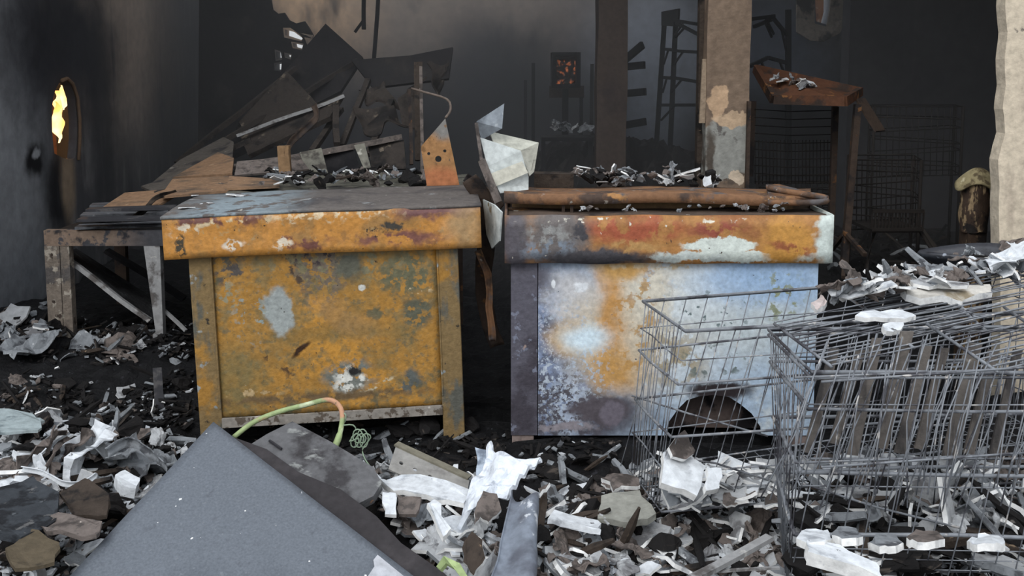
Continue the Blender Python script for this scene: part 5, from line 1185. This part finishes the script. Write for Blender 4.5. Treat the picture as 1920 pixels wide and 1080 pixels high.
# perforated channel
CH_ = thing('metal_channel', W(800, 900, 2.85), 'perforated steel channel lying behind the white plaster heap', 'channel')
P0 = [W(742, 838, 2.96), W(728, 880, 2.86), W(858, 935, 2.78), W(880, 902, 2.86)]
g = MB(); ex = (P0[3] - P0[0]); ey = (P0[1] - P0[0]); 
hs_ = [circ(ex.length * k, ey.length * .55, .0075, 10) for k in (.13, .32, .52, .72, .9)]
vs, fs = holes_poly([(0, 0), (ex.length, 0), (ex.length, ey.length), (0, ey.length)], hs_, .004)
en = ex.cross(ey).normalized(); exn, eyn = ex.normalized(), ey.normalized()
g.add([P0[0] + exn * v.x + eyn * v.y + en * v.z for v in vs], fs)
g.build('web', mat('galvanised_channel', S(150, 148, 144), [nl(S(112, 108, 106), s=7, t=.5, w=.12)], rough=.5, bump=.2), CH_)
g = MB(); g.bar(P0[0] + Vector((.0, .012, .006)), P0[3] + Vector((0, .012, .006)), .028, .006); g.build('flange', mat('olive_flange', S(126, 122, 108), bump=.3), CH_)
big('plaster_slab', [(712, 905, 2.78), (790, 898, 2.82), (885, 930, 2.72), (870, 952, 2.66), (800, 935, 2.7), (740, 930, 2.72)], .016, M['white'], 'long white plaster slab lying in front of the perforated channel', 'plaster', seed=4)
big('plaster_slab', [(637, 900, 2.76), (680, 870, 2.84), (712, 905, 2.78), (690, 935, 2.7), (650, 925, 2.7)], .014, M['white'], 'white plaster slab touching the edge of the fallen cabinet', 'plaster', seed=5)
big('plaster_slab', [(716, 928, 2.66), (740, 930, 2.66), (744, 970, 2.58), (722, 968, 2.58)], .012, M['white'], 'upright white plaster piece left of the brown tile below the channel', 'plaster', seed=6)
big('brown_tile', [(745, 932, 2.68), (790, 936, 2.66), (780, 970, 2.6), (748, 970, 2.6)], .012, M['taupe'], 'brown tile piece lying below the long white plaster slab', 'tile', seed=7)
big('plaster_slab', [(812, 945, 2.55), (846, 1000, 2.42), (830, 1016, 2.4), (818, 990, 2.44), (800, 955, 2.52)], .016, M['white'], 'narrow white plaster shard pointing down below the channel', 'plaster', seed=8)
big('plaster_slab', [(1010, 925, 2.68), (1030, 905, 2.75), (1010, 915, 2.75)], .01, M['taupe'], 'small tan plaster wedge right of the grey duct piece', 'plaster', seed=9)
big('rubble_plate', [(1120, 985, 2.62), (1130, 940, 2.72), (1200, 930, 2.75), (1230, 975, 2.62), (1180, 990, 2.58)], .02, mat('pale_olive_plate', S(150, 150, 142), [nl(S(110, 108, 102), s=8, t=.55, w=.1)], bump=.5), 'broad pale grey plate lying left of the left wire basket', 'plate', seed=10)
big('rubble_plate', [(1025, 983, 2.55), (1040, 965, 2.6), (1120, 985, 2.58), (1125, 1002, 2.5), (1060, 990, 2.52)], .014, M['white'], 'long white-edged plate at the bottom centre', 'plate', seed=11)
big('painted_shard', [(1128, 905, 2.8), (1150, 895, 2.84), (1195, 900, 2.82), (1200, 915, 2.78), (1165, 918, 2.76), (1150, 930, 2.74), (1145, 912, 2.78)], .012, M['taupe'], 'taupe shard with a white tip standing before the right counter', 'plaster', seed=12)
big('plaster_slab', [(1238, 860, 2.66), (1262, 845, 2.7), (1318, 885, 2.66), (1300, 940, 2.56), (1236, 915, 2.58)], .025, M['white'], 'large tilted white plaster block inside the left wire basket', 'plaster', seed=13)
big('painted_shard', [(1250, 842, 2.64), (1280, 812, 2.7), (1298, 850, 2.66), (1280, 866, 2.62), (1256, 860, 2.62)], .014, M['taupe'], 'taupe triangular shard resting on the large white block in the left basket', 'plaster', seed=14)
big('plaster_slab', [(1322, 885, 2.6), (1350, 888, 2.6), (1345, 925, 2.54), (1320, 930, 2.52)], .02, M['white'], 'square white block beside the large one in the left basket', 'plaster', seed=15)
# white-edged pieces along the front of the near basket
for i, (x_, y_, wd2, m, l_) in enumerate([(1530, 1022, 34, 'white', 'leftmost'), (1590, 1018, 30, 'grey', 'second from the left'), (1660, 1030, 34, 'grey', 'third from the left, with a grey face'), (1735, 1022, 36, 'taupe', 'fourth, with a brown face'), (1850, 1030, 34, 'white', 'rightmost')]):
    big('plaster_lump', [(x_ - wd2, y_, 2.02), (x_ - wd2 * .5, y_ - 16, 2.08), (x_ + wd2 * .6, y_ - 14, 2.08), (x_ + wd2, y_ + 2, 2.02), (x_ + wd2 * .5, y_ + 6, 1.98), (x_ - wd2 * .4, y_ + 8, 1.98)][::-1], -.016, M[m], 'white-edged plaster lump at the near basket foot, ' + l_, 'plaster', seed=20 + i, group='lumps along the near basket foot')
big('plaster_slab', [(1508, 1036, 2.0), (1530, 1034, 2.02), (1640, 1080, 1.92), (1650, 1110, 1.88), (1510, 1060, 1.94)], .03, M['white'], 'long white plaster slab in the bottom corner of the near basket', 'plaster', seed=30)
# pieces on the wire shelves
big('plaster_slab', [(1692, 543, 2.86), (1700, 552, 2.82), (1805, 566, 2.84), (1862, 548, 2.92), (1858, 532, 2.98), (1820, 534, 3.0), (1700, 530, 2.95)], .022, mat('tan_white_slab', S(206, 202, 194), [nl(S(150, 138, 116), s=5, t=.54, w=.1)], bump=.4), 'long white moulding slab lying on top of the rear wire shelf', 'plaster', seed=31)
big('plaster_slab', [(1570, 552, 2.9), (1600, 536, 3.0), (1612, 548, 2.96), (1580, 566, 2.86)], .02, M['white'], 'small white slab at the left end of the rear wire shelf', 'plaster', seed=32)
big('plaster_slab', [(1518, 576, 2.8), (1538, 560, 2.86), (1550, 572, 2.82), (1532, 592, 2.74)], .016, mat('pinkish_plaster', S(206, 192, 188), bump=.4), 'pinkish white slab at the leftmost corner of the wire shelves', 'plaster', seed=33)
big('plaster_slab', [(1604, 600, 2.6), (1640, 588, 2.66), (1690, 588, 2.66), (1716, 600, 2.6), (1660, 606, 2.56)], .012, M['white'], 'flat pale slab in the middle of the wire shelves', 'plaster', seed=34)
big('plaster_slab', [(1652, 616, 2.5), (1690, 612, 2.52), (1686, 626, 2.48), (1660, 630, 2.46)], .014, M['white'], 'small white slab hanging just under the middle of the wire shelves', 'plaster', seed=35)
g = MB()
def wrap(u, v):
    p = lerp(lerp(W(1852, 492, 3.15), W(1965, 428, 3.3), u), lerp(W(1856, 506, 3.0), W(1965, 480, 3.05), u), v)
    return p + noise.noise_vector(p * 11) * .03 + noise.noise_vector(p * 25) * .015
g.grid(wrap, 22, 12, .004, smooth=False); tag(g.build('crumpled_wrap', M['white']), 'crumpled white plastic wrap heaped at the right edge of the wire shelves', 'wrap')
# light wooden lath and rod bottom centre-right
barp('lath', (1300, 1085, 2.15), (1446, 1012, 2.3), .022, .012, M['lgrey'], 'pale straight lath lying diagonally at the bottom, left of the near basket', 'lath')
barp('lath', (1330, 1075, 2.2), (1460, 1068, 2.2), .006, .006, M['lgrey'], 'thin pale rod under the diagonal lath', 'rod')
# left rubble singled out
big('pale_sheet', [(-20, 790, 3.05), (-10, 770, 3.15), (60, 780, 3.15), (84, 792, 3.1), (70, 812, 2.98), (-10, 815, 2.95)], .008, mat('pale_blue_sheet', S(158, 170, 172), [nl(S(112, 124, 128), s=9, t=.52, w=.1)], bump=.6), 'pale blue-grey creased sheet lying at the left edge', 'sheet', seed=40)
big('rubble_block', [(8, 586, 4.7), (8, 612, 4.65), (54, 614, 4.6), (56, 586, 4.65)], .09, M['grey'], 'square grey block lying at the foot of the left wall', 'block', seed=41)
big('dark_plate', [(-20, 930, 2.6), (60, 905, 2.7), (110, 935, 2.6), (100, 990, 2.45), (40, 1020, 2.35), (-30, 1010, 2.35)], .02, mat('slate_blue_char', S(58, 62, 67), [nl(S(34, 36, 40), s=9, t=.48, w=.08), nl(S(96, 96, 96), s=14, t=.6, w=.05), nl(S(96, 100, 104), s=20, t=.64, w=.05)], bump=.5), 'dark slate blue plate lying at the left edge of the rubble', 'plate', seed=42)
big('brown_plate', [(112, 930, 2.6), (160, 905, 2.66), (205, 930, 2.6), (200, 975, 2.48), (140, 975, 2.48)], .012, M['char_b'], 'brown charred plate in the left rubble beside the fallen cabinet', 'plate', seed=43)
big('brown_plate', [(10, 1035, 2.3), (60, 1000, 2.4), (110, 1020, 2.34), (100, 1060, 2.25), (30, 1070, 2.22)], .01, mat('olive_brown_plate', S(92, 82, 66), [nl(S(58, 52, 44), s=8, t=.52, w=.1)], bump=.6), 'olive brown plate in the bottom left corner', 'plate', seed=44)
big('brown_plate', [(60, 985, 2.45), (110, 968, 2.5), (190, 985, 2.45), (180, 1010, 2.38), (90, 1005, 2.4)], .012, M['taupe'], 'grey-brown strip of board in the bottom left rubble', 'board', seed=45)
big('white_chunk', [(212, 908, 2.72), (232, 898, 2.76), (258, 914, 2.72), (250, 936, 2.66), (226, 928, 2.66)], .03, M['white'], 'bright white chunk close to the left edge of the fallen cabinet', 'plaster', seed=46)
strip('ash_ribbon', [(40, 880, 2.8), (80, 888, 2.78), (110, 905, 2.72), (150, 908, 2.72), (180, 890, 2.76)], 10, M['white'], 'wavy white burnt ribbon across the left rubble', 'ribbon', 9)
strip('ash_ribbon', [(85, 880, 2.84), (100, 850, 2.92), (112, 832, 2.96)], 12, M['taupe'], 'short pale burnt ribbon standing up in the left rubble', 'ribbon', 10)
strip('ash_ribbon', [(200, 850, 2.9), (240, 830, 2.95), (280, 850, 2.9), (308, 875, 2.8)], 22, M['grey'], 'broad grey burnt ribbon near the cabinet corner', 'ribbon', 11)
for i, (px, py, s_, k) in enumerate([(225, 850, .11, 0), (150, 870, .11, 1), (60, 860, .09, 2), (270, 870, .1, 3), (130, 665, .1, 4), (30, 900, .08, 5), (240, 660, .1, 6), (60, 650, .09, 7)]):
    me = crumple_me(200 + i, s_, [(M['grey'], M['white'], M['taupe'], M['grey'])[k % 4]], 'crumpled_scrap', .8)
    o = bpy.data.objects.new('crumpled_scrap', me); col.objects.link(o); o.location = GH(px, py, .05); o.rotation_euler = (rd.uniform(-.6, .6), rd.uniform(-.6, .6), rd.uniform(0, 6))
    tag(o, ['large grey crumpled sheet beside the cabinet corner', 'white crumpled sheet in the middle of the left rubble', 'brownish crumpled sheet near the left edge of the rubble', 'grey crumpled sheet closest to the fallen cabinet', 'grey crumpled sheet before the bench leg', 'small white crumpled scrap at the far left', 'brownish crumpled scrap right of the bench leg in the dark', 'grey crumpled scrap at the left edge before the bench'][i], 'scrap', 'large crumpled scraps in the left rubble')

# ---------------------------------------------------------------- thin smoke hanging in the burnt interior
hz = MB(); hz.box((-3.2, 5.3, .02), (4.35, 9.95, 3.35))
sm = bpy.data.materials.new('thin_smoke'); sm.use_nodes = True; q = sm.node_tree; q.nodes.clear()
vs_ = q.nodes.new('ShaderNodeVolumeScatter'); vs_.inputs['Color'].default_value = (.88, .88, .9, 1); vs_.inputs['Density'].default_value = .09; vs_.inputs['Anisotropy'].default_value = .3
oo = q.nodes.new('ShaderNodeOutputMaterial'); q.links.new(vs_.outputs[0], oo.inputs['Volume'])
tag(hz.build('smoke', sm), 'thin smoke haze hanging in the dark rear of the shop', 'smoke', kind='stuff')
